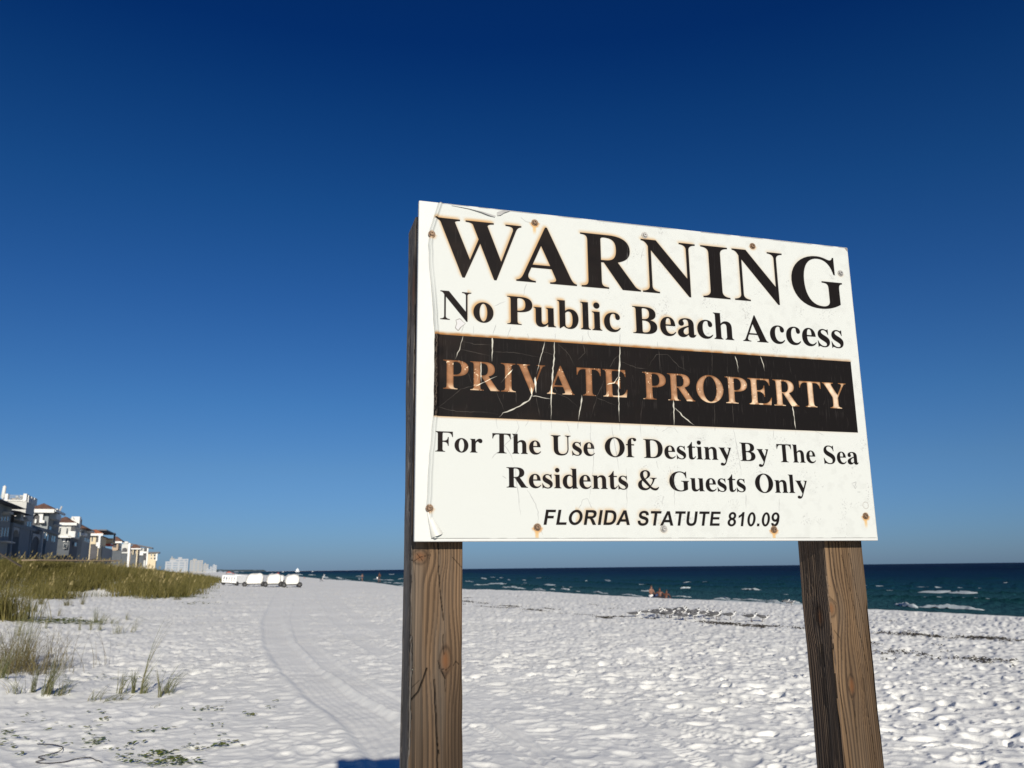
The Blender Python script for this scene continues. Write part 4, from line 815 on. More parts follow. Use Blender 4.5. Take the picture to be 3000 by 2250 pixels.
OATS = leafmat('sea oat blades', (.064, .062, .012), (.120, .106, .026), (.22, .185, .06))
STALK = leafmat('seed stalks', (.19, .16, .06), (.25, .20, .08), (.32, .26, .12))
TUFT = leafmat('beach grass', (.085, .10, .035), (.14, .15, .06), (.27, .24, .14))
BROWN = leafmat('dry grass', (.09, .065, .03), (.14, .12, .045), (.22, .18, .09))
LEAF = leafmat('vine leaves', (.075, .11, .02), (.13, .17, .035), (.20, .18, .06))
rs = np.random.RandomState(11)
def scatter(n, xr, yr, test):
    out = []; tot = 0
    while tot < n:
        x = rs.uniform(*xr, 60000); y = rs.uniform(*yr, 60000); m = test(x, y); out.append(np.stack([x[m], y[m]], 1)); tot += m.sum()
    return np.concatenate(out)[:n]
def inview(x, y, pad=3): a = np.degrees(np.arctan2(x, y)); return (a > -33.5-pad) & (a < 36)
def t_dune(x, y):
    d, _ = polydist(x, y, FOOT); r = np.hypot(x, y)
    p = sstep(-1.0, 3.5, d+5.0*(fbm(x/3.2, y/3.2, 71, 3)-.5))*(1-sstep(18, 26, d)); p *= np.clip((56/r)**2, 0, 1.0)
    p *= .55+.45*sstep(.30, .5, fbm(x/2.0, y/2.0, 72, 2))
    p *= sstep(.24, .36, fbm(x/5, y/5, 73, 2)+.25*sstep(5, 9, d))
    return (rs.rand(len(x)) < p) & inview(x, y) & (r > 20)
P = scatter(125000, (-90, -15), (24, 190), t_dune); z = terrain(P[:, 0], P[:, 1], False); r = np.hypot(P[:, 0], P[:, 1])
h = rs.uniform(.42, .95, len(P))*(.7+.6*fbm(P[:, 0]/3, P[:, 1]/3, 75, 2)); ln = rs.normal(0, .16, (len(P), 2))*h[:, None]*1.6+np.array([.10, .02])*h[:, None]
V, Fq = blades(np.stack([P[:, 0], P[:, 1], z-.03], 1), h, ln, .010+.00032*r, 2)
me = np_mesh('dune_grass', V, Fq, 4, False); tag(link('dune_grass', me, OATS), 'thick olive green sea oats covering the dune on the left', 'grass', kind='stuff')
P = scatter(900, (-90, -15), (30, 120), lambda x, y: t_dune(x, y) & (fbm(x/4, y/4, 79, 2) > .45)); z = terrain(P[:, 0], P[:, 1], False)
h = rs.uniform(.95, 1.5, len(P)); ln = rs.normal(0, .10, (len(P), 2))+np.array([.22, .0])
V, Fq = blades(np.stack([P[:, 0], P[:, 1], z], 1), h, ln, np.full(len(P), .018), 4)
tips = np.stack([P[:, 0]+ln[:, 0]*.95, P[:, 1]+ln[:, 1]*.95, z+h*.93], 1)
V2, F2 = blades(tips-[0, 0, .12], np.full(len(P), .30), np.stack([rs.uniform(.08, .22, len(P)), rs.normal(0, .05, len(P))], 1), rs.uniform(.05, .085, len(P)), 4, 1.0)
me = np_mesh('seed_stalks', np.concatenate([V, V2]), np.concatenate([Fq, F2+len(V)]), 4, False)
tag(link('seed_stalks', me, STALK), 'tall pale seed stalks rising above the dune grass', 'grass', kind='stuff')

# low green creeping vines at the foot of the dune and over the sand at lower left
def leaf_mesh(cent, spread, n, size, lift=.02, flatten=1.0):
    """n little folded leaves scattered about each centre"""
    Vs = []; Fs = []; b = 0
    for (c, sp, k, sz) in zip(cent, spread, n, size):
        q = rs.normal(0, 1, (k, 2))*np.array(sp)*.5; X = c[0]+q[:, 0]; Y = c[1]+q[:, 1]; Z = terrain(X, Y)
        for i in range(k):
            a = rs.uniform(0, 6.283); s = sz*rs.uniform(.6, 1.3); tilt = rs.uniform(.1, .9); up = Z[i]+rs.uniform(.004, lift)
            ca, sa = math.cos(a), math.sin(a); pts = [(-s, 0, 0), (-s*.2, -s*.55, .35*s*tilt), (s*.8, -s*.30, .5*s*tilt), (s, 0, .35*s*tilt), (s*.8, s*.30, .6*s*tilt), (-s*.2, s*.55, .5*s*tilt)]
            Vs += [(X[i]+p[0]*ca-p[1]*sa, Y[i]+p[0]*sa+p[1]*ca, up+p[2]) for p in pts]; Fs += [(b, b+1, b+2, b+3), (b, b+3, b+4, b+5)]; b += 6
    return np.array(Vs), np.array(Fs).ravel()
def ground_xy(px, py): p = on_ground(px, py); return (p.x, p.y)
VN = [(690,2180,.16,14),(289,2176,.07,13),(283,2183,.09,16),(452,2211,.22,46),(470,2206,.12,20),(507,2223,.10,26),(540,2226,.06,16),(581,2232,.06,12),(380,2233,.08,14),(360,2224,.06,8),(475,2243,.18,36),(295,2111,.10,12),(480,2139,.08,8),
      (434,2147,.07,10),(410,2150,.05,6),(18,2154,.12,18),(40,2165,.10,8),(70,2170,.08,5),(600,2082,.14,16),(640,2081,.08,6),(575,2083,.08,6),(736,2097,.08,10),(727,2103,.05,5),(785,2078,.06,6),(667,2065,.06,6),(808,2059,.04,4),
      (360,1982,.35,14),(345,1990,.18,10),(270,1975,.25,10),(300,1988,.12,8),(180,1985,.10,6),(190,1998,.10,10),(385,1994,.20,12),(474,1969,.05,3),(212,2135,.05,4),(245,2137,.03,4),(285,2136,.06,5),(140,2143,.05,3),(85,2097,.08,5),(105,2092,.05,4),
      (258,2169,.05,4),(295,2165,.04,4),(365,2200,.06,6),(378,2185,.05,8),(405,2180,.05,6),(320,2200,.05,4),(10,2185,.06,6),(65,2218,.05,5),(140,2228,.05,5),(40,2195,.05,5),(590,2195,.12,14),(560,2190,.06,8),(640,2190,.1,10),(655,2180,.06,8),(268,2090,.10,6),(300,2095,.08,4),
      (520,2240,.10,16),(430,2240,.10,12),(240,2205,.08,3),(200,2190,.2,5),(110,2180,.2,5),(340,2150,.25,6),(560,2130,.3,5),(320,2060,.4,6),(150,2115,.3,5),(50,2120,.4,7),(700,2140,.4,6),(620,2150,.3,6)]
c = [ground_xy(a, b_) for a, b_, _, _ in VN]
V, Fq = leaf_mesh(c, [(s*1.15, s*.9) for _, _, s, _ in VN], [max(2, int(k*.8)) for _, _, _, k in VN], [.027]*len(VN), .035)
tag(link('vine_leaves', np_mesh('vine_leaves', V, Fq, 4, False), LEAF), 'small green creeping vine leaves scattered over the sand at lower left', 'ground cover', kind='stuff')
MAT_ = [(165,1828,1.0,.5,260),(185,1820,.7,.3,90),(256,1832,.5,.25,110),(400,1741,2.5,1.6,420),(430,1745,1.8,.9,260),(500,1750,2.4,.9,420),(540,1747,1.6,.8,240),(455,1742,1.8,.8,200),(575,1771,1.2,.6,80),(30,1755,2.0,1.0,150),(60,1748,1.5,1.0,120),(620,1735,1.2,.8,60),(290,1745,1.8,1,120)]
c = [ground_xy(a, b_) for a, b_, *_ in MAT_]
V, Fq = leaf_mesh(c, [(s, t) for _, _, s, t, _ in MAT_], [k for *_, k in MAT_], [.055]*len(MAT_), .10)
tag(link('creeping_vine', np_mesh('creeping_vine', V, Fq, 4, False), LEAF), 'bright green creeping vine mats along the foot of the dune', 'ground cover', kind='stuff')

def tuft(name, label, px, py, hpx, n, wpx, lean=(0, 0), m=TUFT, wid=.0045, curl=.6, spread=.5, group=None, cat='beach grass'):
    c = on_ground(px, py); dist = math.hypot(c.x, c.y); sc = dist/FPX*1.03; H = hpx*sc; Wd = wpx*sc
    rs2 = np.random.RandomState(int(px*7+py)); nb = n
    base = np.zeros((nb, 3)); base[:, :2] = rs2.normal(0, 1, (nb, 2))*Wd*.10*spread*2
    g0 = terrain(base[:, 0]+c.x, base[:, 1]+c.y); base[:, 2] = g0-c.z-.01
    h = H*rs2.uniform(.35, 1.0, nb)**.8; ang = rs2.uniform(0, 6.283, nb); k = rs2.uniform(0, 1, nb)**.7*Wd*.55
    ln = np.stack([np.cos(ang)*k+lean[0]*H, np.sin(ang)*k+lean[1]*H], 1)*(h/H)[:, None]**.5
    V, Fq = blades(base, h, ln, rs2.uniform(.7, 1.4, nb)*wid*(1+dist/60), 5, curl)
    o = link(name, np_mesh(name, V, Fq, 4, False), m); o.location = c
    tag(o, label, cat, group); return o
tuft('grass_clump', 'big bushy brown and green grass clump on a mound at the left edge', 45, 1968, 130, 520, 190, (.0, 0), BROWN, .0050, .5, 1.5)
tuft('grass_clump', 'spiky green grass standing up out of the brown clump at the left edge', 52, 1950, 190, 70, 130, (.05, 0), TUFT, .0050, .4, .6)
tuft('grass_clump', 'dark dense grass clump at the left edge below the dune', 2, 1818, 95, 700, 70, (0, 0), OATS, .012, .4, 2.2)
tuft('grass_clump', 'grey-brown twiggy clump right of the bushy grass mound', 100, 1975, 55, 160, 110, (.2, 0), BROWN, .0035, .7, 1.4)
T = [(137,2038,98,46,60,(.25,0),'upright green grass tuft leaning right, between the bushy mound and the low fan'),
     (96,2030,66,26,34,(.0,0),'short green tuft just left of the upright green one'),
     (178,2036,58,30,120,(.9,0),'low grass fan arching far to the right, lower left'),
     (50,2032,60,14,110,(-.3,0),'sparse arched blades left of the short green tuft'),
     (6,1991,80,30,60,(.2,0),'thin tuft cut by the left edge of the view'),
     (274,2056,50,16,120,(.6,0),'sparse pale tuft nearest the camera with wide arching blades'),
     (327,2056,42,24,150,(1.4,0),'flattened tuft with long blades lying to the right'),
     (351,2033,62,18,46,(.25,0),'small tuft between the flattened one and the upright dark one'),
     (390,2031,66,30,30,(.0,0),'upright dark green tuft standing in the vine'),
     (413,2031,195,9,30,(.32,0),'very tall thin stalk leaning right above the vine'),
     (420,2031,70,20,60,(.4,0),'tuft at the foot of the tall leaning stalk'),
     (466,2041,84,12,50,(-.15,0),'few straight blades beside the rightmost fan'),
     (488,2033,82,30,110,(.85,0),'rightmost grass fan leaning right'),
     (445,2075,34,5,90,(.9,0),'two pale blades lying on the sand below the rightmost fan'),
     (280,1822,46,26,30,(.0,0),'dark upright tuft above the open sand'),
     (300,1828,40,18,60,(.3,0),'grey tuft beside the dark upright tuft'),
     (241,1771,30,24,30,(0,0),'small tuft at the foot of the dune, right of the dark pair'),
     (84,1795,40,26,34,(0,0),'dark small tuft under the dune, left one of two'),
     (102,1797,34,22,30,(.1,0),'dark small tuft under the dune, right one of two'),
     (120,1772,40,60,44,(0,0),'bushy dark tuft at the foot of the dune'),
     (195,1775,28,60,60,(0,0),'low bushy tuft below a white sand patch'),
     (232,1850,42,8,14,(0,0),'single dark stem in front of the green mat'),
     (265,1850,40,10,20,(0,0),'thin stems right of the single dark stem'),
     (292,1852,42,16,30,(.1,0),'open tuft in the middle of the sparse row'),
     (341,1860,40,18,70,(.1,0),'faint grey tuft in the sparse row'),
     (386,1855,56,12,60,(.6,0),'leaning pale tuft at the right end of the sparse row'),
     (330,1830,26,20,80,(.3,0),'wispy tuft behind the sparse row'),
     (372,1818,26,12,40,(.2,0),'faint tuft behind the leaning pale one'),
     (54,1862,70,14,50,(.25,0),'tall spiky stems above the mound at left'),
     (134,1846,40,8,30,(0,0),'thin pair of stems left of the green mat'),
     (175,1806,36,10,60,(.3,0),'sparse blades above the green mat'),
     (570,1722,10,70,36,(0,0),'last dark grass patch where the dune meets the beach'),
     (606,1722,24,90,40,(0,0),'grey-green bush at the far tip of the dune'),
     (520,1756,12,60,60,(0,0),'low grass at the sandy foot of the dune tip')]
for a, b_, hh, n, wp, le, lab in T:
    tuft('grass_tuft', lab, a, b_, hh*1.08, int(n*1.5), wp, le, TUFT if b_ > 1815 else OATS, .0056, .6, .45, 'grass tufts scattered over the sand')
# the wiry dry runner lying on the sand
pl = [(108,2184),(145,2185),(169,2192),(183,2199),(169,2211),(136,2216),(113,2226),(115,2231),(128,2236),(104,2239),(136,2244),(187,2242),(226,2234),(262,2227),(280,2231),(301,2241)]
pts = []
for a, b_ in pl: q = on_ground(a, b_); pts.append(Vector((q.x, q.y, q.z+.014)))
sm = []
for i in range(len(pts)-1):
    p0, p1, p2, p3 = pts[max(i-1, 0)], pts[i], pts[i+1], pts[min(i+2, len(pts)-1)]
    for k in range(5):
        t = k/5; sm.append(.5*((2*p1)+(p2-p0)*t+(2*p0-5*p1+4*p2-p3)*t*t+(3*p1-p0-3*p2+p3)*t**3))
for q in sm: q.z = max(q.z, ground_z(q.x, q.y)+.006)
mb = MB(); mb.tube(sm, .0042, 6); o = mb.build('dry_runner', mat('dry runner', (.045, .038, .032), .8, .2, 20), smooth=True)
tag(o, 'thin dark wiry runner looping over the sand at lower left', 'twig')

# seaweed left in lines by the tide
def c4(x, y): return (1340+x/2.127, 1620+y/2.127)
def c6(x, y): return (2480+x/2.633, 1620+y/2.633)
WR_ = [([c4(40,305),c4(100,309),c4(190,318)],90,.10),([c4(40,285),c4(85,287)],30,.06),([c4(40,320),c4(140,332),c4(250,345),c4(360,350)],120,.07),([c4(250,330),c4(320,335),c4(390,341)],80,.09),([c4(430,362),c4(480,365),c4(535,372)],70,.09),
       ([c4(535,354),c4(640,358)],40,.06),([c4(640,378),c4(860,398)],26,.04),([c4(885,398),c4(905,404),c4(930,400)],70,.13),([c4(930,398),c4(1000,396),c4(1090,402)],70,.06),([c4(910,408),c4(960,410)],30,.05),([c4(1150,408),c4(1230,412)],60,.08),
       ([c4(1300,424),c4(1420,428)],30,.05),([c4(1500,436),c4(1600,440)],34,.06),([c4(1600,444),c4(1640,449)],60,.12),([c4(1650,450),c4(1725,449)],80,.10),([c4(1750,452),c4(1860,456)],90,.11),([c4(1890,460),c4(1945,463)],80,.15),([c4(1950,460),c4(2010,464)],36,.06),
       ([c4(2095,472),c4(2145,478)],30,.06),([c4(820,322),c4(880,328)],14,.05),([c4(1790,382),c4(1800,384)],14,.10),([c4(1980,404),c4(2030,403)],14,.05),([c4(940,345),c4(1000,348)],12,.05),
       ([c6(280,632),c6(370,632),c6(440,628),c6(500,640),c6(580,648)],150,.13),([c6(480,620),c6(510,612),c6(520,640)],24,.06),([c6(600,650),c6(695,656)],80,.08),([c6(700,655),c6(770,660)],30,.06),([c6(805,664),c6(830,664)],16,.06),([c6(865,656),c6(950,661)],60,.07),([c6(960,678),c6(985,684)],12,.05),
       ([c6(1010,660),c6(1100,664),c6(1150,672),c6(1222,682)],190,.12),([c6(1290,690),c6(1369,695)],50,.06),([c6(1215,702),c6(1240,704)],12,.06),([c6(300,782),c6(345,772),c6(385,758)],60,.10),([c6(470,786),c6(560,788),c6(660,790)],70,.09),([c6(1000,830),c6(1050,842),c6(1140,850)],110,.12),([c6(1140,846),c6(1290,852)],40,.05),
       ([c6(830,825),c6(890,828)],26,.05),([c6(225,522),c6(245,524)],14,.08),([c6(330,528),c6(355,532)],26,.09),([c6(570,576),c6(600,580)],14,.07),([c6(700,600),c6(720,604)],10,.06),([c6(615,822),c6(650,826)],14,.08),([c6(340,830),c6(365,826)],10,.06),([c6(735,770),c6(765,772)],12,.07),([c6(455,750),c6(462,762)],8,.05),([c6(700,715),c6(730,718)],16,.06),([c6(190,705),c6(250,715)],20,.06)]
Vs = []; Fs = []; b0 = 0
for pts, n, sz in WR_:
    W_ = [on_ground(*p) for p in pts]
    gaps = rs.rand(9)
    for i in range(int(n*(.8 if sz > .5 or pts[0][1] > 1850 or pts[0][0] > 2480 else 1.7))):
        k = rs.randint(0, len(W_)-1); t = rs.rand(); p = W_[k].lerp(W_[k+1], t); x = p.x+rs.normal(0, sz*1.2); y = p.y+rs.normal(0, sz*2.2); zz = p.z
        l = sz*rs.uniform(.4, 1.5); a = rs.uniform(0, 3.14); w_ = rs.uniform(.004, .014)+sz*.05; hz = rs.uniform(.006, .035); dx, dy = math.cos(a)*l/2, math.sin(a)*l/2; nx, ny = -math.sin(a)*w_, math.cos(a)*w_
        for (qx, qy, qz) in ((-dx-nx*.3, -dy-ny*.3, 0), (-dx+nx*.3, -dy+ny*.3, 0), (nx, ny, hz*.6), (-nx, -ny, hz*.6), (0, 0, hz), (dx+nx*.3, dy+ny*.3, 0), (dx-nx*.3, dy-ny*.3, 0)): Vs.append((x+qx, y+qy, zz+qz+.004))
        Fs += [(b0, b0+1, b0+2), (b0, b0+3, b0+4), (b0, b0+2, b0+4), (b0+2, b0+5, b0+4), (b0+4, b0+6, b0+3), (b0+4, b0+5, b0+6)]; b0 += 7
me = np_mesh('seaweed', np.array(Vs), np.array(Fs).ravel(), 3, False)
tag(link('seaweed', me, mat('dried seaweed', (.032, .026, .018), .85, .4, 3, island=True)), 'dark dried seaweed strewn in broken lines along the tide mark', 'seaweed', kind='stuff')
# ======================= houses along the beach =======================
AX = math.radians(-20.5); A_ = np.array([math.sin(AX), math.cos(AX), 0]); N_ = np.array([-A_[1], A_[0], 0]); V0 = 28.0; HB = .8
ROT = math.atan2(A_[1], A_[0])
def fac(px, py, v=V0):
    d = ray(px, py); t = v/(d@N_); p = d*t; return float(p@A_), float(p[2]+EYE)
def side(px, py, u):
    d = ray(px, py); t = u/(d@A_); p = d*t; return float(p@N_), float(p[2]+EYE)
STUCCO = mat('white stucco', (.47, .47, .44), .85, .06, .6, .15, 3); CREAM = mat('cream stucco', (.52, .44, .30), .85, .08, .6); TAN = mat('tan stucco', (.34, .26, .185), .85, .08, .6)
SHADEW = mat('shade-grey stucco', (.22, .24, .245), .85, .08, .6)  # house stucco darkened: shade of the sea fronts put into its colour
RBROWN = mat('brown roof tiles', (.13, .070, .050), .8, .25, 2.0, .4, 8); RORANGE = mat('orange roof tiles', (.30, .105, .05), .8, .25, 2.0, .4, 8); RDARK = mat('dark metal roof', (.045, .045, .055), .5, .1, 1.0)
GLASS = mat('window glass', (.035, .045, .055), .15, .3, .4); VOID = mat('loggia shade panel', (.05, .05, .055), .7, .3, .5); RAIL = mat('railing metal', (.20, .22, .24), .5, .1, 2)  # VOID: dark panels with the shade of the openings in their colour
TRIM = mat('white trim', (.60, .60, .57), .6, .04, 1); AWN = mat('red cloth', (.35, .06, .04), .8, .1, 1)
SHADELOW = mat('shade-dark lower wall', (.075, .085, .095), .85, .15, .8)  # shade along the foot of the row put into the colour
class House:
    def __init__(s, label, xc, yc, name='beach_house', v=V0):
        s.v0 = v; s.u0 = fac(xc, yc, v)[0]; o = A_*s.u0+N_*v
        s.o = thing(name, label, 'house', (o[0], o[1], HB), ROT, 'houses in a row behind the dune')
    def U(s, px, py): return fac(px, py, s.v0)[0]-s.u0
    def Fz(s, px, py): return fac(px, py, s.v0)[1]-HB
    def Vv(s, px, py): return side(px, py, s.u0)[0]-s.v0
    def Sz(s, px, py): return side(px, py, s.u0)[1]-HB
    def sb(s, mb, x0, y0, x1, y1, out=.12, dep=.3, base=False):
        """box on the end wall that faces the camera"""
        ym = (y0+y1)/2; va, vb = s.Vv(x1, ym), s.Vv(x0, ym); xm = (x0+x1)/2; z1, z0 = s.Sz(xm, y0), (0 if base else s.Sz(xm, y1))
        mb.box(-out, dep, va, vb, z0, z1); return va, vb, z0, z1
    def fb(s, mb, x0, y0, x1, y1, out=.12, dep=.3, base=False):
        """box on the front that faces the sea"""
        ym = (y0+y1)/2; ua, ub = s.U(x0, ym), s.U(x1, ym); xm = (x0+x1)/2; z1, z0 = s.Fz(xm, y0), (0 if base else s.Fz(xm, y1))
        mb.box(ua, ub, -out, dep, z0, z1); return ua, ub, z0, z1
    def part(s, name, m, fn, label=None, smooth=False):
        mb = MB(); fn(mb); o = mb.build(name, m, s.o, smooth); tag(o, label); return o
    def win(s, where, x0, y0, x1, y1, frame=True, m=None):
        f = s.sb if where == 's' else s.fb
        mb = MB(); px = (x1-x0)*.18+.3; f(mb, x0-.5, y0-.7, x1+.5, y1+.7, .07, .1); w = mb.build('window', TRIM, s.o)
        mb = MB(); f(mb, x0, y0, x1, y1, .10, .0); mb.build('pane', m or GLASS, w)
def arch_band(mb, ua, ub, z0, z1, y0, y1, n=8, face='f'):
    """spandrel over an arched opening from ua to ub: solid above the arc"""
    vs = []; r = (ub-ua)/2; c = (ua+ub)/2
    for k in range(n+1):
        a = math.pi*k/n; u = c-r*math.cos(a); z = z0+(z1-z0)*.75*math.sin(a)
        for (uu, zz) in ((u, z), (u, z1)):
            for y in (y0, y1): vs.append((uu, y, zz) if face == 'f' else (y, uu, zz))
    fs = []
    for k in range(n):
        b = k*4; fs += [(b, b+4, b+6, b+2), (b+1, b+3, b+7, b+5), (b, b+1, b+5, b+4), (b+2, b+6, b+7, b+3)]
    mb.add(vs, fs)

# H1 nearest, mostly cut by the left edge
h = House('shaded grey-white house with a dark hipped roof, cut by the left edge of the photo', 29, 1540, v=27.2)
ub = 0; ztop = h.Fz(29, 1486)
h.part('wall', SHADEW, lambda mb: mb.box(-26, 0, 0, 14, 0, ztop))
h.part('roof', RDARK, lambda mb: mb.hip(-27.5, 3.2, -1.6, 15.5, ztop, ztop+3.6, .5))
for x in (4, 12.5, 21): h.win('f', x-1.3, 1514, x+1.3, 1526); h.win('f', x-1.3, 1546, x+1.3, 1572)
h.part('balcony', STUCCO, lambda mb: h.fb(mb, 8, 1500, 20, 1506, .9, .2)); h.part('balcony', STUCCO, lambda mb: h.fb(mb, 1, 1586, 28, 1590, .8, .2))

# H2 with the tall white tower and roof terrace
h = House('tall white tower house with a railed roof terrace and square corner pillars', 75, 1500); T2 = h
zt = h.Sz(45, 1467); va = h.Vv(11, 1480)
h.part('tower', STUCCO, lambda mb: mb.box(0, h.U(101, 1490), 0, va, 0, zt))
low = h.Fz(60, 1538); ul = h.U(31, 1560)
h.part('wall', SHADEW, lambda mb: (mb.box(ul, -.01, 1.2, 12, 0, low), mb.box(ul, h.U(104, 1560), -.25, 1.19, low-.5, low), mb.box(ul, ul+1.3, -.2, 1.19, 0, low-.5), mb.box(h.U(53, 1570), h.U(56.5, 1570), -.2, 1.19, 0, low-.5),
                                   mb.box(h.U(86, 1570)-.02, h.U(90, 1570), -.2, -.01, 0, low-.5), mb.box(h.U(57, 1570), h.U(85, 1570), -.12, -.01, 0, low-.5)), 'ground floor with arched loggias')
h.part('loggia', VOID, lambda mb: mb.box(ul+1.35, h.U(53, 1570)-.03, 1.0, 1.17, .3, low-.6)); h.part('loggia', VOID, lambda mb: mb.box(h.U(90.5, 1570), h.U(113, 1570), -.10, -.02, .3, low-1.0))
h.part('arch', STUCCO, lambda mb: arch_band(mb, ul+1.3, h.U(53, 1570), low-2.0, low-.55, -.1, .6)); h.part('arch', STUCCO, lambda mb: (arch_band(mb, h.U(90, 1570), h.U(113.5, 1570), low-2.6, low-.9, -.3, -.11)))
for i, (a, b_) in enumerate(((14, 23), (68, 78))): h.part('pillar', TRIM, lambda mb: h.sb(mb, a, 1446.5, b_, 1470, .12, 1.5))
for a, b_, y0, y1 in ((81, 88, 1452, 1474), (90, 96.5, 1456, 1477), (98.5, 106, 1459.5, 1481)): h.part('pillar', TRIM, lambda mb: h.fb(mb, a, y0, b_, y1, .15, 1.2))
def rail2(mb):
    z0 = zt; z1 = h.Sz(45, 1450); v1, v2 = h.Vv(68, 1458), h.Vv(23, 1458)
    mb.box(.05, .10, v1, v2, z1-.06, z1)
    n = 22
    for k in range(n): v = v1+(v2-v1)*(k+.5)/n; mb.box(.06, .09, v-.02, v+.02, z0, z1-.06)
h.part('railing', RAIL, rail2); h.part('parapet', TRIM, lambda mb: h.sb(mb, 12, 1464.5, 77, 1467.5, .2, .3))
h.part('terrace_wall', TAN, lambda mb: h.sb(mb, 24, 1457, 67, 1464.4, -2.0, 2.3))
h.part('balcony_roof', RDARK, lambda mb: mb.hip(h.U(33, 1498), -.3, -1.2, 4.0, h.Fz(50, 1503), h.Fz(50, 1495), .4))
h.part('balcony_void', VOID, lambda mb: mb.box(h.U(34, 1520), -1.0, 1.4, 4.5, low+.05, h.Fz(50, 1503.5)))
h.part('balcony', STUCCO, lambda mb: (h.fb(mb, 44, 1520, 57, 1525, .7, .1), h.fb(mb, 54, 1505, 62, 1524, .35, .35), mb.box(h.U(62, 1540), h.U(74, 1540), -.8, -.02, h.Fz(70, 1524), h.Fz(70, 1516))))
for x0, x1 in ((78, 81.5), (85, 89)): h.win('f', x0, 1528, x1, 1542)
for x0, x1 in ((59, 62.5),): h.win('f', x0, 1578, x1, 1590)

# H3 with red-brown roof and an arched loggia
h = House('white house with a red-brown hipped roof and an arched top-floor loggia', 142, 1520)
ze = h.Sz(120, 1498); v1 = h.Vv(100, 1500)
h.part('wall', SHADEW, lambda mb: (mb.box(0, h.U(172, 1560), 0, 9, 0, ze-.3), mb.box(h.U(106, 1570), -.02, .6, 8, 0, h.Fz(120, 1542)), mb.box(h.U(106, 1555), h.U(168, 1555), -.5, -.02, h.Fz(135, 1552)-.5, h.Fz(135, 1552))))
h.part('roof', RBROWN, lambda mb: mb.hip(-1.6, h.U(174, 1505)+1, -1.2, v1+1, ze+.35, h.Sz(110, 1473), .5))
h.part('fascia', TRIM, lambda mb: (mb.box(-1.7, -1.2, -1.1, v1+1, ze-.35, ze+.34), mb.box(-1.2, h.U(172, 1505), -1.3, -1.0, ze-.1, ze+.34)))
v2, v3 = h.Vv(128, 1515), h.Vv(99, 1515)
h.part('loggia_arch', TRIM, lambda mb: (arch_band(mb, h.Vv(119, 1510), v3, h.Sz(115, 1520), h.Sz(115, 1499.5), -1.0, -.3, 10, 's'), mb.box(-1.0, -.3, v2, h.Vv(119, 1515), h.Sz(122, 1532), h.Sz(122, 1499.5)), mb.box(-1.6, -.3, h.Vv(134, 1530), h.Vv(120, 1530), h.Sz(125, 1533), h.Sz(125, 1525))))
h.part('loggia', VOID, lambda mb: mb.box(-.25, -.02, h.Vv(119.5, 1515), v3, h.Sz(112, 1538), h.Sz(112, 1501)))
h.part('balcony_rail', TRIM, lambda mb: h.sb(mb, 104, 1522, 109, 1533, .9, 0))
h.part('balcony', TRIM, lambda mb: h.fb(mb, 146, 1507, 160, 1523, 1.2, .1)); h.part('balcony', TRIM, lambda mb: h.fb(mb, 157, 1536, 166, 1541, 1.0, .1))
h.part('roof_terrace', TRIM, lambda mb: (mb.box(h.U(150, 1490), h.U(171, 1490), 1.0, 4.5, ze+.3, h.Fz(160, 1493)), mb.box(h.U(153, 1490), h.U(160, 1490), .8, 3, ze+.3, h.Fz(157, 1486)), mb.box(h.U(166, 1495), h.U(174, 1495), -.2, 1.2, ze+.2, h.Fz(170, 1492))))
h.part('roof_stair', TRIM, lambda mb: mb.tube([(h.U(165, 1500), -.4, ze), (h.U(173, 1500), -.4, ze+1.8)], .18, 5))
for x0, x1, y0, y1 in ((143, 149, 1543, 1552), (119, 124, 1558, 1578), (129, 133, 1560, 1578), (136, 140, 1566, 1584), (150, 153, 1570, 1586), (156, 160, 1571, 1588)): h.win('f', x0, y0, x1, y1)
h.part('column', STUCCO, lambda mb: h.fb(mb, 113.5, 1556, 117, 1590, .6, 0, True))

# H4 bright white end wall
h = House('bright white house with a brown roof, sunlit end wall and a chimney tower', 212, 1555)
ze = h.Sz(190, 1536); v1 = h.Vv(166, 1545)
h.part('wall', STUCCO, lambda mb: (mb.box(0, h.U(234, 1560), 0, v1, h.Sz(190, 1574), ze)), 'sunlit white upper wall')
h.part('shade_lower_wall', SHADELOW, lambda mb: mb.box(1.0, h.U(234, 1580), .4, v1-.4, 0, h.Sz(190, 1574)-.02))  # dark colour stands in for the neighbouring house's shadow
h.part('roof', RBROWN, lambda mb: mb.hip(-.8, h.U(234, 1540), -.9, v1+.8, ze+.35, h.Sz(190, 1516.5), .55)); h.part('fascia', TRIM, lambda mb: mb.box(-.9, -.5, -.9, v1+.8, ze-.25, ze+.34))
h.part('balcony', TRIM, lambda mb: h.sb(mb, 178, 1570, 211, 1576, 1.2, 0))
def rail4(mb):
    z0, z1 = h.Sz(212, 1572), h.Sz(212, 1557); a, b_ = h.Vv(222, 1565), h.Vv(203, 1565)
    mb.box(-1.2, -1.05, a, b_, z1-.15, z1)
    for k in range(9): v = a+(b_-a)*(k+.5)/9; mb.box(-1.2, -1.05, v-.09, v+.09, z0, z1-.15)
    mb.box(-1.2, -.02, a, b_, z0-.2, z0)
h.part('railing', TRIM, rail4); h.part('loggia', VOID, lambda mb: h.sb(mb, 208, 1543, 219, 1556, .05, 0))
for r in ((173.5, 1547, 178.5, 1565), (194.5, 1548, 199, 1564)): h.win('s', *r)
h.part('chimney', TRIM, lambda mb: mb.box(h.U(219, 1530), h.U(224, 1530), -1.0, .8, h.Fz(222, 1548), h.Fz(222, 1514))); h.part('chimney', SHADEW, lambda mb: mb.box(h.U(224.5, 1530), h.U(235, 1530), -.4, 1.5, ze, h.Fz(229, 1519)))
h.part('roof_rail', RAIL, lambda mb: mb.box(1.2, h.U(222, 1520), .3, .4, h.Sz(195, 1515), h.Sz(195, 1514)))
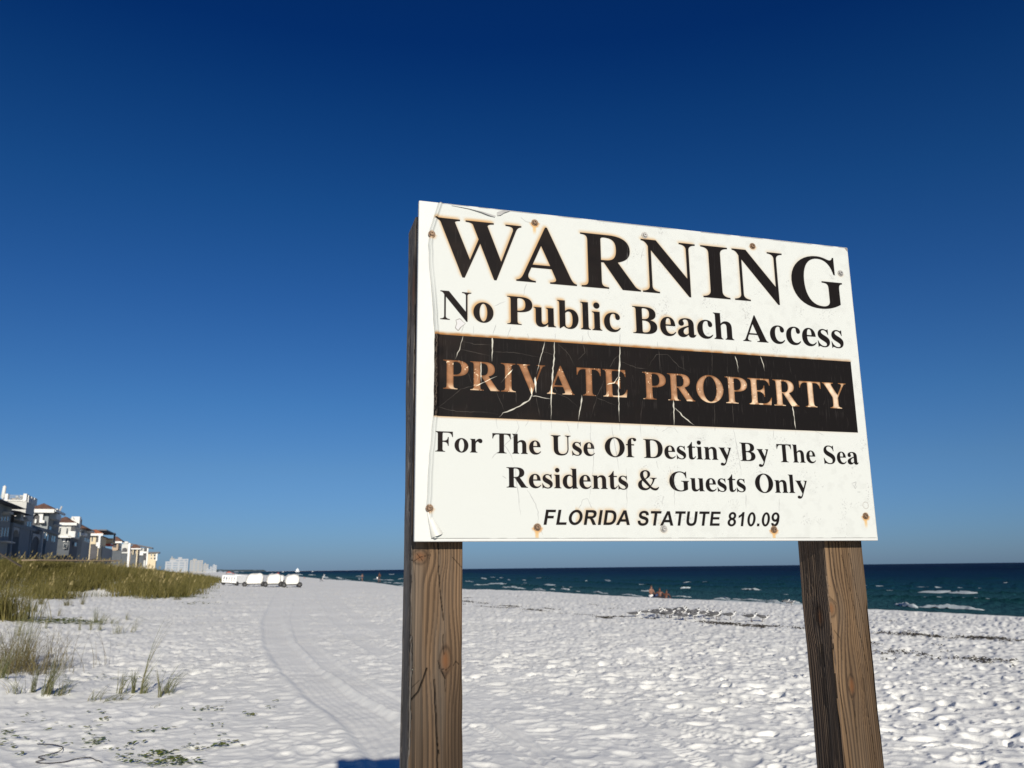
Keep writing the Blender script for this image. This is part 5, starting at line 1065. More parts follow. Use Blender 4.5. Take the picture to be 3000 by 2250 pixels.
for x0, x1, y0, y1 in ((183, 190, 1579, 1587), (196, 199, 1582, 1587)): h.part('lamp_wall', TRIM, lambda mb: h.sb(mb, x0, y0, x1, y1, -.8, 1.1))
h.win('f', 218, 1590, 223, 1600); h.win('f', 227, 1560, 231, 1574); h.win('s', 186, 1594, 196, 1606)

# H5
h = House('shaded house with a low brown roof between the bright white house and the orange-roofed one', 243, 1560)
ze = h.Sz(240, 1550)
h.part('wall', SHADEW, lambda mb: mb.box(0, h.U(265, 1575), 0, 9, 0, ze)); h.part('roof', RBROWN, lambda mb: mb.hip(-2.0, h.U(266, 1555), -1.2, 11, ze+.1, ze+3.4, .5))
h.part('balcony', TRIM, lambda mb: h.sb(mb, 234, 1549, 242.5, 1556, .8, 0)); h.part('balcony', TRIM, lambda mb: h.fb(mb, 239, 1563, 246, 1570, .8, .2)); h.part('fascia', TRIM, lambda mb: h.fb(mb, 253, 1556, 263, 1559.5, 1.2, 0))
for x0, y0 in ((247, 1576), (253, 1578), (258, 1580)): h.win('f', x0, y0, x0+2.6, y0+10)

# H6 orange roof, cream wall, pergola
h = House('cream house with an orange-red tiled roof, tall white column and a dark pergola', 291, 1580)
ze = h.Sz(280, 1567); v1 = h.Vv(264, 1575)
h.part('wall', CREAM, lambda mb: mb.box(0, h.U(310, 1590), 0, v1, 0, ze)); h.part('roof', RORANGE, lambda mb: mb.hip(-1.2, h.U(300, 1570), -1.0, v1+1.2, ze+.4, h.Sz(280, 1550), .5)); h.part('fascia', TRIM, lambda mb: mb.box(-1.3, -.8, -1.0, v1+1.2, ze-.3, ze+.39))
h.part('column', TRIM, lambda mb: h.sb(mb, 289, 1570, 295, 1606, 1.5, -.2)); h.part('balcony_box', TRIM, lambda mb: h.sb(mb, 283, 1589, 290, 1601, 1.4, -.2))
h.win('s', 268.5, 1572, 272, 1586); h.part('loggia', VOID, lambda mb: h.sb(mb, 281, 1572, 288.5, 1592, .06, 0)); h.part('shade_screen', VOID, lambda mb: h.sb(mb, 264, 1594, 285, 1640, .3, 0))  # last panel: dark sheet over the house base, shade in its colour
h.part('pergola', RDARK, lambda mb: (mb.box(h.U(296, 1558), h.U(327, 1558), -1.5, 3.0, h.Fz(310, 1560.5), h.Fz(310, 1557)), mb.box(h.U(322.5, 1570), h.U(324, 1570), -1.5, -1.1, h.Fz(323, 1590), h.Fz(323, 1560.5))))
h.part('upper_deck', RBROWN, lambda mb: mb.hip(h.U(300, 1575), h.U(322, 1575), -.8, 4, h.Fz(310, 1577), h.Fz(310, 1569), .4))
h.part('wing', CREAM, lambda mb: mb.box(h.U(319, 1585), h.U(326.5, 1585), -1.2, 3.6, h.Fz(322, 1592), h.Fz(322, 1578)), 'yellow balcony end'); h.part('awning', AWN, lambda mb: mb.box(h.U(313, 1595), h.U(324, 1595), -1.0, 1.0, h.Fz(320, 1600), h.Fz(320, 1595)))
h.part('lower_front', SHADEW, lambda mb: mb.box(h.U(297, 1610), h.U(327, 1610), -.3, 1.5, 0, h.Fz(312, 1606)))

# H7
h = House('tan house with a brown roof and an open corner porch on columns', 347, 1600)
ze = h.Sz(340, 1590); v1 = h.Vv(329, 1600)
h.part('wall', TAN, lambda mb: mb.box(.0, h.U(356, 1600), 0, v1, 0, ze)); h.part('roof', RBROWN, lambda mb: mb.hip(-2, h.U(357, 1590), -1.3, v1+1.4, ze+.5, h.Sz(336, 1571), .5)); h.part('fascia', TRIM, lambda mb: mb.box(-2.1, -1.6, -1.3, v1+1.4, ze-.2, ze+.45))
h.part('loggia', VOID, lambda mb: h.sb(mb, 331.5, 1593, 341, 1604, .06, 0)); h.part('column', TAN, lambda mb: h.sb(mb, 342, 1591, 347, 1612, 1.2, -.3))
h.part('shade_lower_wall', SHADELOW, lambda mb: h.sb(mb, 328, 1613, 356, 1640, .5, 0, True))  # dark box added before the wall foot in place of shade
for y in (1594, 1604): h.win('f', 350, y+1, 352.5, y+6)
# H8
h = House('white house front with a rounded dark arch and a thick white corner pillar', 380, 1620)
v1 = h.Vv(356, 1610); zt = h.Sz(368, 1594)
h.part('wall', STUCCO, lambda mb: (mb.box(0, 5, 0, v1, h.Sz(368, 1621), zt))); h.part('pillar', TRIM, lambda mb: h.sb(mb, 375, 1591.5, 381, 1640, 1.0, -.1, True)); h.part('shade_lower_wall', SHADELOW, lambda mb: mb.box(.5, 6, .3, v1, 0, h.Sz(368, 1621)-.02))
h.part('loggia', VOID, lambda mb: h.sb(mb, 358, 1606, 373, 1617, .07, 0)); h.part('arch', STUCCO, lambda mb: arch_band(mb, h.Vv(373, 1608), h.Vv(358, 1608), h.Sz(366, 1611), h.Sz(366, 1603), -.4, -.08, 8, 's')); h.part('roof_dish', TRIM, lambda mb: mb.blob((1, v1-1.5, zt+.6), (1, 1.2, .7)))
# H9
h = House('tan house with a brown gabled roof and slim porch columns', 404, 1620)
ze = h.Sz(392, 1608); v1 = h.Vv(381, 1615)
h.part('wall', TAN, lambda mb: mb.box(0, h.U(409, 1620), 0, v1, 0, ze)); h.part('roof', RBROWN, lambda mb: mb.hip(-2, h.U(410, 1610), -1.5, v1+1, ze+.3, h.Sz(390, 1593.5), .5)); h.part('fascia', TRIM, lambda mb: mb.box(-2.1, -1.6, -1.5, v1+1, ze-.3, ze+.28))
h.part('shade_lower_wall', SHADELOW, lambda mb: h.sb(mb, 382, 1622, 404, 1640, .6, 0, True))  # added dark box over the tan wall's foot, painted as shade
for x0 in (385, 392.5): h.win('s', x0, 1611, x0+4.5, 1625)
h.part('column', CREAM, lambda mb: h.sb(mb, 400, 1610, 403.5, 1640, 1.4, -.7, True)); h.part('column', CREAM, lambda mb: h.sb(mb, 388.5, 1610, 391.5, 1625, 1.4, -.7))
# H10
h = House('white and dark modern house with a long sloping dark roof and a projecting white balcony', 428, 1620)
v1 = h.Vv(405, 1615); ze = h.Sz(416, 1606)
h.part('wall', STUCCO, lambda mb: mb.box(0, 8, 0, v1, 0, ze)); h.part('front', VOID, lambda mb: h.sb(mb, 421, 1606, 430, 1640, .8, 0))
h.part('roof', RDARK, lambda mb: mb.add([(-2, -3.2, h.Sz(434, 1604)), (-2, h.Vv(384, 1592), h.Sz(384, 1592)), (12, h.Vv(384, 1592), h.Sz(384, 1592)), (12, -3.2, h.Sz(434, 1604)), (-2, -3.2, h.Sz(434, 1604)-.7), (-2, h.Vv(384, 1592), h.Sz(384, 1592)-.7), (12, h.Vv(384, 1592), h.Sz(384, 1592)-.7), (12, -3.2, h.Sz(434, 1604)-.7)],
       [(0,1,2,3),(7,6,5,4),(0,4,5,1),(1,5,6,2),(2,6,7,3),(3,7,4,0)])); h.part('balcony', TRIM, lambda mb: h.sb(mb, 408, 1616, 432, 1621, 1.8, -.8)); h.part('bay', TRIM, lambda mb: h.sb(mb, 408, 1617, 420, 1627, 1.6, -.1))
h.part('shade_lower_wall', SHADELOW, lambda mb: h.sb(mb, 407, 1628, 421, 1641, .6, 0, True)); h.part('pillar', TRIM, lambda mb: h.sb(mb, 430, 1606, 434, 1641, 1.8, -1.0, True)); h.win('s', 409, 1608, 417, 1613)  # first part: added dark box, shade at the wall foot as colour
# H11
h = House('last cream three-storey house of the row with a thin dark flat roof', 457, 1630)
v1 = h.Vv(431, 1630); ze = h.Sz(445, 1621)
h.part('wall', CREAM, lambda mb: mb.box(0, 12, 0, v1, 0, ze)); h.part('roof', RDARK, lambda mb: mb.box(-1.5, 14, -2.2, v1+1.5, ze+.02, ze+1.0)); h.part('pillar', TRIM, lambda mb: h.sb(mb, 457, 1622, 461, 1643, 1.0, -.1))
for y in (1624, 1633): h.win('s', 451, y, 455.5, y+6); h.win('s', 442, y, 445, y+4.5)

# furniture of the roof terrace (stands on it: things of their own)
z = HB+zt*0
def on_tower(px, py_top, py_bot):
    v, z0 = side(px, py_bot, T2.u0+1.2); _, z1 = side(px, py_top, T2.u0+1.2); p = A_*(T2.u0+1.2)+N_*v; return p, z0, z1
p, z0, z1 = on_tower(8, 1421, 1466); u = thing('patio_umbrella', 'tall closed white umbrella on the roof terrace at the left edge', 'umbrella', (p[0], p[1], z0))
mb = MB(); H_ = z1-z0; mb.tube([(0,0,0),(0,0,H_)], .05, 6); mb.build('pole', RAIL, u)
mb = MB(); mb.tube([(0,0,H_*.02),(0,0,H_*.2),(.02,0,H_*.6),(.05,0,H_*.92),(.05,0,H_*.99)], [.34,.36,.30,.26,.06], 8); mb.build('canopy', TRIM, u, True)
p, z0, z1 = on_tower(49, 1457, 1467); o = MB(); o.blob((0,0,.38), (.34,.34,.42)); o.tube([(0,0,0),(0,0,.1)], .25, 8); o.tube([(0,0,.70),(0,0,.80)], [.2,.26], 8); o = o.build('planter', TRIM, None, True); o.location = (p[0], p[1], z0)
tag(o, 'round white urn on the roof terrace between the pillars', 'planter')

# boardwalk over the dune
WOODP = mat('bleached boardwalk wood', (.24, .18, .12), .85, .2, 3)
bw = thing('boardwalk', 'bleached wooden boardwalk with a sloping handrail crossing the dune at left', 'boardwalk')
def pt(px, py, dist):
    d = ray(px, py); d = d/math.hypot(d[0], d[1]); return Vector((d[0]*dist, d[1]*dist, EYE+d[2]*dist))
mb = MB(); a = pt(-25, 1608, 56); b_ = pt(62, 1659, 62); n = 9
for k in (0,): mb.tube([a, a.lerp(b_, .5)+Vector((0, 0, .02)), b_], .055, 6)
mb.build('handrail', WOODP, bw)
mb = MB()
q = a.lerp(b_, .12); mb.box(q.x-.05, q.x+.05, q.y-.05, q.y+.05, q.z-1.6, q.z)
mb.build('post', WOODP, bw)
mb = MB(); a = pt(105, 1638.5, 74); b_ = pt(350, 1641, 80); d = (b_-a).normalized(); nn = Vector((-d.y, d.x, 0)); vs = []
for q in (a, b_):
    for s_ in (0, 1.4): vs += [q+nn*s_, q+nn*s_-Vector((0, 0, .10))]
mb.add(vs, [(0,2,6,4),(1,5,7,3),(0,4,5,1),(2,3,7,6),(0,1,3,2),(4,6,7,5)]); mb.build('deck', WOODP, bw)

# condominium blocks far down the beach
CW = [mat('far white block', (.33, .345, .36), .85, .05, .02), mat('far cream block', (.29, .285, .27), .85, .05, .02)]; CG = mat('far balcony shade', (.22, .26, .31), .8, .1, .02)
CON = [(485, 1645, 545, 1665, 1500, 0, 'wide low white block, leftmost of the far blocks'), (499, 1635.5, 512, 1650, 1560, 1, 'small cream block rising behind the leftmost far block'), (514, 1637.5, 552, 1664, 1620, 0, 'bright white stepped block beside the cream one'),
       (557, 1641.5, 595, 1676, 1900, 1, 'broad cream-grey block in the middle of the far blocks'), (596, 1653, 611, 1680, 2300, 1, 'small pale block right of the broad one'), (615, 1661, 622, 1682, 2700, 0, 'narrow white block before the last far tower'), (623, 1656, 635, 1682, 2800, 0, 'last white tower block at the right end of the far blocks'),
       (604, 1668, 618, 1684, 2100, 0, 'tiny low white block at the foot of the far towers')]
for (x0, y0, x1, y1, dist, k, lab) in CON:
    a = pt(x0, y0, dist); b_ = pt(x1, y0, dist); c = thing('condominium_block', lab, 'apartment block', (a.x, a.y, 0), math.atan2(b_.y-a.y, b_.x-a.x), 'apartment blocks far down the beach'); w = (b_-a).length; zt_ = a.z
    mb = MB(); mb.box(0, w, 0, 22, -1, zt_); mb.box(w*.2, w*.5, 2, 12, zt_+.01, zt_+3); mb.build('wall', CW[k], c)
    fl = max(3, int(zt_/3.6))
    for i in range(1, fl, 1 if fl < 9 else 2):
        z_ = zt_*i/fl; mb = MB()
        for q in range(3): mb.box(w*(.06+.32*q), w*(.06+.32*q)+w*.22, -.4, -.02, z_, z_+zt_/fl*.55)
        mb.build('balcony', CG, c)
# small low roofs and boats past the blocks
for i, (x0, y0, x1, dist) in enumerate(((640, 1674, 652, 2600), (655, 1675.5, 664, 3000), (684, 1676, 700, 3300), (706, 1676.5, 716, 3600))):
    a = pt(x0, y0, dist); b_ = pt(x1, y0, dist); mb = MB(); w = (b_-a).length; mb.box(0, w, 0, 10, -2, a.z-1); mb.hip(-1, w+1, -1, 11, a.z-.99, a.z+2, .4); o = mb.build('low_building', CG); o.location = (a.x, a.y, 0); o.rotation_euler = (0, 0, math.atan2(b_.y-a.y, b_.x-a.x))
    tag(o, ['nearest low grey building right of the far towers', 'second low grey building right of the far towers', 'long low grey building beyond the red tents', 'farthest low grey building on the shore'][i], 'building')
BOAT = mat('boat white', (.75, .77, .78), .4, .05, 1)
for i, (px, py, hp, lab) in enumerate(((871, 1674, 10, 'largest white sailing boat on the horizon'), (829, 1674, 4, 'tiny white boat on the horizon left of the sailing boat'), (915, 1673, 3.5, 'tiny white boat on the horizon right of the sailing boat'))):
    p = gpt(px, py+2.0, ZS); dist = np.hypot(p[0], p[1]); s = hp/FPX*dist; t = thing('sailing_boat' if i == 0 else 'motor_boat', lab, 'boat', (p[0], p[1], ZS), .3)
    mb = MB(); mb.add([(-.6*s,0,.25*s),(-.45*s,-.12*s,.25*s),(.3*s,-.14*s,.22*s),(.7*s,0,.28*s),(.3*s,.14*s,.22*s),(-.45*s,.12*s,.25*s),(-.5*s,0,0),(.5*s,0,0)], [(0,1,2,3,4,5),(6,1,0),(6,2,1),(6,7,2),(7,3,2),(7,4,3),(7,6,5,4),(6,0,5)]); mb.box(-.25*s, .15*s, -.08*s, .08*s, .24*s, .42*s); mb.build('hull', BOAT, t)
    if i == 0:
        mb = MB(); mb.tube([(.05*s,0,.2*s),(.05*s,0,1.1*s)], .015*s, 5); mb.build('mast', BOAT, t); mb = MB(); mb.add([(.08*s,0,.42*s),(.5*s,.03*s,.38*s),(.07*s,.0,1.05*s),(.08*s,.01*s,.42*s)], [(0,1,2)]); mb.add([(.03*s,0,.42*s),(-.45*s,.03*s,.45*s),(.04*s,.0,1.05*s)], [(0,1,2)]); mb.build('sail', BOAT, t)
# ======================= beach carts =======================
TARP = mat('white tarpaulin', (.70, .69, .64), .7, .06, 3, .5, 5); TYRE = mat('black tyre', (.02, .02, .02), .8, .2, 10); STEEL = mat('dark trailer frame', (.05, .05, .055), .6, .2, 5); PLAST = mat('white plastic slats', (.78, .78, .76), .4, .04, 4)
def wheel(parent, x, y, r, w):
    mb = MB(); n = 14; prof = [(r*.45, -w/2), (r*.9, -w/2), (r, -w*.3), (r, w*.3), (r*.9, w/2), (r*.45, w/2)]
    b = 0
    for (q, yy) in prof:
        for k in range(n): mb.v.append((q*math.cos(6.2832*k/n), yy, q*math.sin(6.2832*k/n)))
    for j in range(len(prof)-1):
        for k in range(n): mb.f.append((j*n+k, j*n+(k+1) % n, (j+1)*n+(k+1) % n, (j+1)*n+k))
    o = mb.build('wheel', TYRE, parent, True); o.location = (x, y, r)
    mb = MB(); mb.tube([(0, -w*.35, 0), (0, w*.35, 0)], r*.5, 10); mb.build('rim', STEEL, o)
def cart(px0, px1, ybot, ytop, label, seed, lean):
    c = on_ground((px0+px1)/2, ybot-1); a = on_ground(px0, ybot-1); b_ = on_ground(px1, ybot-1); w = (Vector((a.x, a.y))-Vector((b_.x, b_.y))).length; dist = math.hypot(c.x, c.y); H = (ybot-ytop)/FPX*dist*1.03
    t = thing('beach_cart', label, 'beach trailer', (c.x, c.y, c.z), .30, 'covered beach trailers parked in a row')
    R = random.Random(seed); L_ = 2.0; w *= .80
    mb = MB(); nu, nv = 28, 12; vs = []
    for i in range(nu):
        a_ = 2*math.pi*i/nu; cx, cy = math.cos(a_), math.sin(a_); sx = abs(cx)**.35*math.copysign(1, cx); sy = abs(cy)**.35*math.copysign(1, cy)
        for j in range(nv):
            v = j/(nv-1); top = .34+(H-.34)*v; k = 1-.30*max(0, v-.62)**1.4*2.6; k *= 1+.035*math.sin(i*2.3+seed)*(1-v)+.02*R.uniform(-1, 1)
            if v > .97: k *= .80
            vs.append((sx*w*.46*k+lean*v*.08+(.09*w*v if sx < 0 else 0), sy*L_*.5*k, top+.02*R.uniform(-1, 1)+(.05*math.sin(sx*3+sy*2+seed) if v > .8 else 0)))
    fs = [(i*nv+j, ((i+1) % nu)*nv+j, ((i+1) % nu)*nv+j+1, i*nv+j+1) for i in range(nu) for j in range(nv-1)]; fs.append(tuple(i*nv+nv-1 for i in range(nu)))
    mb.add(vs, fs); mb.build('cover', TARP, t, True)
    mb = MB(); mb.box(-w*.42, w*.42, -L_*.48, L_*.48, .22, .34); mb.box(-.05, .05, -L_*.9, -L_*.48, .24, .29); mb.build('frame', STEEL, t)
    for sx in (-1, 1):
        for sy in (-.8, .8): wheel(t, sx*w*.47, sy*L_*.52, .26, .28)
    return t
cart(719, 768, 1720, 1686.5, 'white tarpaulin-covered beach trailer, first of the covered row', 1, 1)
cart(775, 824, 1721, 1688, 'white tarpaulin-covered beach trailer in the middle of the row', 2, .4)
cart(829, 878, 1722, 1688.5, 'white tarpaulin-covered beach trailer at the right end of the row', 3, .5)
cart(806, 834, 1712, 1689, 'covered white trailer standing behind, in the gap of the last two', 5, .3)
# the open slatted one
c = on_ground(688, 1716); dist = math.hypot(c.x, c.y); w = 42/FPX*dist*1.03; H = 26/FPX*dist
t = thing('beach_cart', 'open white slatted beach trailer at the left end of the row', 'beach trailer', (c.x, c.y, c.z), -.25, 'covered beach trailers parked in a row')
t.rotation_euler = (0, .06, -.25)
mb = MB(); L_ = 2.6
for (z0, z1) in ((.30, .42), (H*.86, H)): mb.box(-w/2, w/2, -L_/2, -L_/2+.06, z0, z1); mb.box(-w/2, w/2, L_/2-.06, L_/2, z0, z1)
mb.build('panel_frame', PLAST, t)
for k in range(6):
    x = -w/2+w*(k+.0)/5*.92+.0; mb = MB(); mb.box(x, x+w*.09, -L_/2+.001, -L_/2+.055, .421, H*.859); mb.build('slat', PLAST, t)
mb = MB(); mb.box(-w/2, -w/2+.06, -L_/2+.061, L_/2-.061, .3, H); mb.box(w/2-.06, w/2, -L_/2+.061, L_/2-.061, .3, H); mb.box(-w/2+.061, w/2-.061, -L_/2+.061, L_/2-.061, .3, .36); mb.box(-w/2+.061, w/2-.061, -L_/2+.3, -L_/2+.34, .361, .65); mb.build('side_panel', PLAST, t)
mb = MB(); mb.box(-w*.45, w*.45, -L_*.46, L_*.46, .20, .28); mb.build('frame', STEEL, t)
for sx in (-1, 1):
    for sy in (-.8, .8): wheel(t, sx*w*.46, sy*L_*.5, .24, .26)

# ======================= people =======================
SKIN = mat('tanned skin', (.115, .05, .032), .5, .08, 20, spec=.3); SKINL = mat('fair skin', (.20, .108, .075), .5, .08, 20, spec=.3); HAIR = mat('dark hair', (.02, .014, .01), .6, .2, 60)
def skin_body(name, pts, edges, rad, m, parent, lv=2):
    me = bpy.data.meshes.new(name); me.from_pydata(pts, edges, []); o = link(name, me, m, parent)
    md = o.modifiers.new('skin', 'SKIN'); sv = me.skin_vertices[0].data
    for i, r in enumerate(rad): sv[i].radius = (r, r) if not isinstance(r, tuple) else r
    sv[0].use_root = True; md.use_smooth_shade = True; sb = o.modifiers.new('sub', 'SUBSURF'); sb.levels = lv; sb.render_levels = lv
    return o
def person(label, loc, rz, J, garment, gm, sm=SKIN, extra=None, hair=True, scale=1.0):
    """J: dict of joints; one continuous skinned body, clothing as shells over the same joints"""
    t = thing('person', label, 'person', loc, rz, None); t.scale = (scale,)*3
    names = ['pelvis','spine','chest','neck','head','crown','shl','ell','hal','shr','elr','har','hpl','knl','anl','tol','hpr','knr','anr','tor']
    R = dict(pelvis=.125, spine=(.115,.10), chest=(.15,.11), neck=.052, head=.085, crown=.078, shl=.062, ell=.040, hal=.028, shr=.062, elr=.040, har=.028, hpl=.095, knl=.062, anl=.042, tol=.034, hpr=.095, knr=.062, anr=.042, tor=.034)
    pts = [J[n] for n in names]; ix = {n: i for i, n in enumerate(names)}
    E = [('pelvis','spine'),('spine','chest'),('chest','neck'),('neck','head'),('head','crown'),('chest','shl'),('shl','ell'),('ell','hal'),('chest','shr'),('shr','elr'),('elr','har'),('pelvis','hpl'),('hpl','knl'),('knl','anl'),('anl','tol'),('pelvis','hpr'),('hpr','knr'),('knr','anr'),('anr','tor')]
    skin_body('body', pts, [(ix[a], ix[b_]) for a, b_ in E], [R[n] for n in names], sm, t)
    for gname, seg, m_, k in garment:
        gp = []; gi = {}; ge = []; gr = []
        for a, b_, f in seg:
            for n in (a, b_):
                if n not in gi:
                    p = Vector(J[n])
                    if n == b_ and f < 1: p = Vector(J[a]).lerp(p, f)
                    gi[n] = len(gp); gp.append(tuple(p)); r = R[n]; r = max(r) if isinstance(r, tuple) else r; gr.append(r*k if f == 1 or n != b_ else r*k*1.25)
            ge.append((gi[a], gi[b_]))
        skin_body(gname, gp, ge, gr, m_, t)
    if hair:
        mb = MB(); c = Vector(J['crown']); mb.blob((c.x, c.y, c.z+.012), (.088, .098, .085), 12, 8); mb.build('hair', HAIR, t, True)
    h = Vector(J['head']); f = Vector(J.get('face', (0, -1, 0)))
    mb = MB(); q = h+f*.092; mb.blob(tuple(q), (.014, .018, .022), 6, 4); mb.build('nose', sm, t, True)
    return t
def standing(stride=.18, lean=0):
    return dict(pelvis=(0,0,.93), spine=(0,lean*.3,1.10), chest=(0,lean*.6,1.33), neck=(0,lean*.8,1.50), head=(0,lean-.01,1.61), crown=(0,lean,1.70), shl=(-.19,lean*.6,1.42), ell=(-.25,.05,1.15), hal=(-.24,-.06,.92), shr=(.19,lean*.6,1.42), elr=(.25,.03,1.15), har=(.22,-.12,.95),
                hpl=(-.10,0,.88), knl=(-.11,-stride*.6,.50), anl=(-.11,-stride*.6,.09), tol=(-.11,-stride*.6-.14,.03), hpr=(.10,0,.88), knr=(.11,stride*.3,.50), anr=(.11,stride,.10), tor=(.11,stride-.13,.03))
SW1 = mat('dark blue swim shorts', (.03, .035, .07), .8, .15, 10); SW2 = mat('black swim shorts', (.015, .015, .02), .8, .15, 10); WT = mat('white towel cloth', (.72, .70, .68), .9, .05, 10); NAVY = mat('navy beach towel', (.03, .05, .12), .9, .1, 8)
shorts = [('pelvis','hpl',1),('hpl','knl',.55),('pelvis','hpr',1),('hpr','knr',.55)]
def place(px, py, z=None):
    p = gpt(px, py, z) if z is not None else on_ground(px, py); return (float(p[0]), float(p[1]), float(p[2]))
# the two walkers at the water's edge
l = place(1061, 1703, ZS+.06); person('bare-chested man in dark shorts walking at the water line, left of the post', l, .6, standing(.2), [('shorts', shorts, SW1, 1.16)], SW1, SKINL)
l = place(1111, 1707, -.62); person('person in dark swimwear carrying something white along the water line', l, -.5, standing(.16), [('swimsuit', shorts+[('pelvis','spine',1),('spine','chest',1)], SW2, 1.12)], SW2, SKIN)
q = MB(); q.blob((0,0,0), (.14,.10,.17), 8, 6); q = q.build('beach_bag', WT, None, True); q.location = (l[0]-.34, l[1]-.15, l[2]+.82); tag(q, 'white bag held by the second person at the water line', 'bag')
# the kneeling child-sized figure in white and the seated man in the sand ridge
def wplace(px, py):
    p = gpt(px, py, -.92); return (float(p[0]), float(p[1]), ground_z(p[0], p[1]))
l = wplace(1909, 1757)
J = dict(pelvis=(0,0,.34), spine=(0,.01,.52), chest=(0,.0,.75), neck=(0,-.02,.90), head=(0,-.04,1.0), crown=(0,-.03,1.09), shl=(-.17,0,.83), ell=(-.24,-.08,.60), hal=(-.14,-.24,.50), shr=(.17,0,.83), elr=(.24,-.06,.60), har=(.16,-.22,.48),
         hpl=(-.10,0,.32), knl=(-.13,-.36,.12), anl=(-.13,.06,.07), tol=(-.13,.18,.05), hpr=(.10,0,.32), knr=(.13,-.36,.12), anr=(.13,.06,.07), tor=(.13,.18,.05))
person('kneeling person in white trunks at the water, left of the seated man', l, .5, J, [('trunks', [('pelvis','hpl',1),('hpl','knl',.9),('pelvis','hpr',1),('hpr','knr',.9),('pelvis','spine',.6)], WT, 1.45)], WT, SKINL)
l = wplace(1934, 1759)
J = dict(pelvis=(0,0,.14), spine=(0,-.05,.32), chest=(0,-.14,.55), neck=(0,-.20,.70), head=(0,-.26,.79), crown=(0,-.26,.88), shl=(-.20,-.13,.62), ell=(-.28,-.30,.42), hal=(-.14,-.46,.36), shr=(.20,-.13,.62), elr=(.34,-.22,.48), har=(.50,-.34,.56),
         hpl=(-.12,-.02,.14), knl=(-.24,-.42,.34), anl=(-.10,-.62,.08), tol=(-.08,-.76,.05), hpr=(.12,-.02,.14), knr=(.24,-.42,.34), anr=(.10,-.62,.08), tor=(.08,-.76,.05), face=(0,-1,0))
person('tanned man seated with his back to the camera in black shorts', l, math.pi*.94, J, [('shorts', [('pelvis','hpl',1),('hpl','knl',.8),('pelvis','hpr',1),('hpr','knr',.8)], SW2, 1.6)], SW2, SKIN)
l2 = wplace(1950, 1756)
person('person half hidden behind the seated man, leaning to the right', l2, math.pi*.8, J, [('shorts', [('pelvis','hpl',1),('hpl','knl',.8),('pelvis','hpr',1),('hpr','knr',.8)], SW1, 1.4)], SW1, SKIN)
l3 = wplace(1921, 1757); mb = MB(); mb.blob((0,0,.22), (.24,.18,.34), 10, 8, lambda p: 1+.15*math.sin(p[0]*7+p[2]*5)); o = mb.build('beach_bag', NAVY, None, True); o.location = l3; tag(o, 'dark blue beach bag between the kneeling and the seated person', 'bag')

# folding chair with a white towel, left of the walkers
l = place(941, 1704); dist = math.hypot(l[0], l[1]); c = thing('beach_chair', 'dark folding beach chair with a white back near the water, right of the trailers', 'beach chair', l, -1.15)
mb = MB(); mb.tube([(-.3,-.3,0),(-.3,.35,.75)], .02, 5); mb.tube([(.3,-.3,0),(.3,.35,.75)], .02, 5); mb.tube([(-.3,.4,0),(-.3,-.25,.45)], .02, 5); mb.tube([(.3,.4,0),(.3,-.25,.45)], .02, 5); mb.build('frame', STEEL, c)
mb = MB(); mb.add([(-.3,-.25,.36),(.3,-.25,.36),(.3,.15,.30),(-.3,.15,.30),(-.3,-.25,.40),(.3,-.25,.40),(.3,.15,.34),(-.3,.15,.34)], [(0,3,2,1),(4,5,6,7),(0,1,5,4),(1,2,6,5),(2,3,7,6),(3,0,4,7)]); mb.build('seat', SW1, c)
mb = MB(); mb.add([(-.32,.15,.30),(.32,.15,.30),(.32,.55,1.20),(-.32,.55,1.20),(-.32,.11,.33),(.32,.11,.33),(.32,.51,1.23),(-.32,.51,1.23)], [(0,3,2,1),(4,5,6,7),(0,1,5,4),(1,2,6,5),(2,3,7,6),(3,0,4,7)]); mb.build('backrest', WT, c)
c.scale = (.95,)*3
# red tents and a few sunshades with people far down the beach
REDM = mat('red canvas', (.55, .12, .07), .8, .1, 2); 
for i, (px, py, wp, hp, m_, lab) in enumerate(((671, 1683, 14, 8, REDM, 'orange-red beach tent far down the shore'), (683, 1684, 7, 5, AWN, 'small dark red tent right of the orange-red one'), (797, 1686, 8, 6, WT, 'white and red sunshade behind the trailers'), (815, 1685, 9, 7, AWN, 'dark red sunshade behind the trailers'), (892, 1695, 5, 3, REDM, 'tiny red spot of a towel on the far sand'))):
    p = gpt(px, py, -.4); dist = np.hypot(p[0], p[1]); s = dist/FPX*1.05; w = wp*s/2; hh = hp*s; t = thing('beach_tent', lab, 'tent', (p[0], p[1], p[2]), .2)
    mb = MB(); mb.tube([(0,0,0),(0,0,hh)], .03, 5); [mb.tube([(sx*w*.9, sy*w*.9, 0), (sx*w*.9, sy*w*.9, hh*.6)], .03, 4) for sx in (-1, 1) for sy in (-1, 1)]; mb.build('poles', RAIL, t)
    mb = MB(); mb.add([(-w,-w,hh*.55),(w,-w,hh*.55),(w,w,hh*.55),(-w,w,hh*.55),(0,0,hh),(-w*.9,-w*.9,.05),(-w*.9,w*.9,.05)], [(0,1,4),(1,2,4),(2,3,4),(3,0,4),(0,3,6,5)]); mb.build('canopy', m_, t)

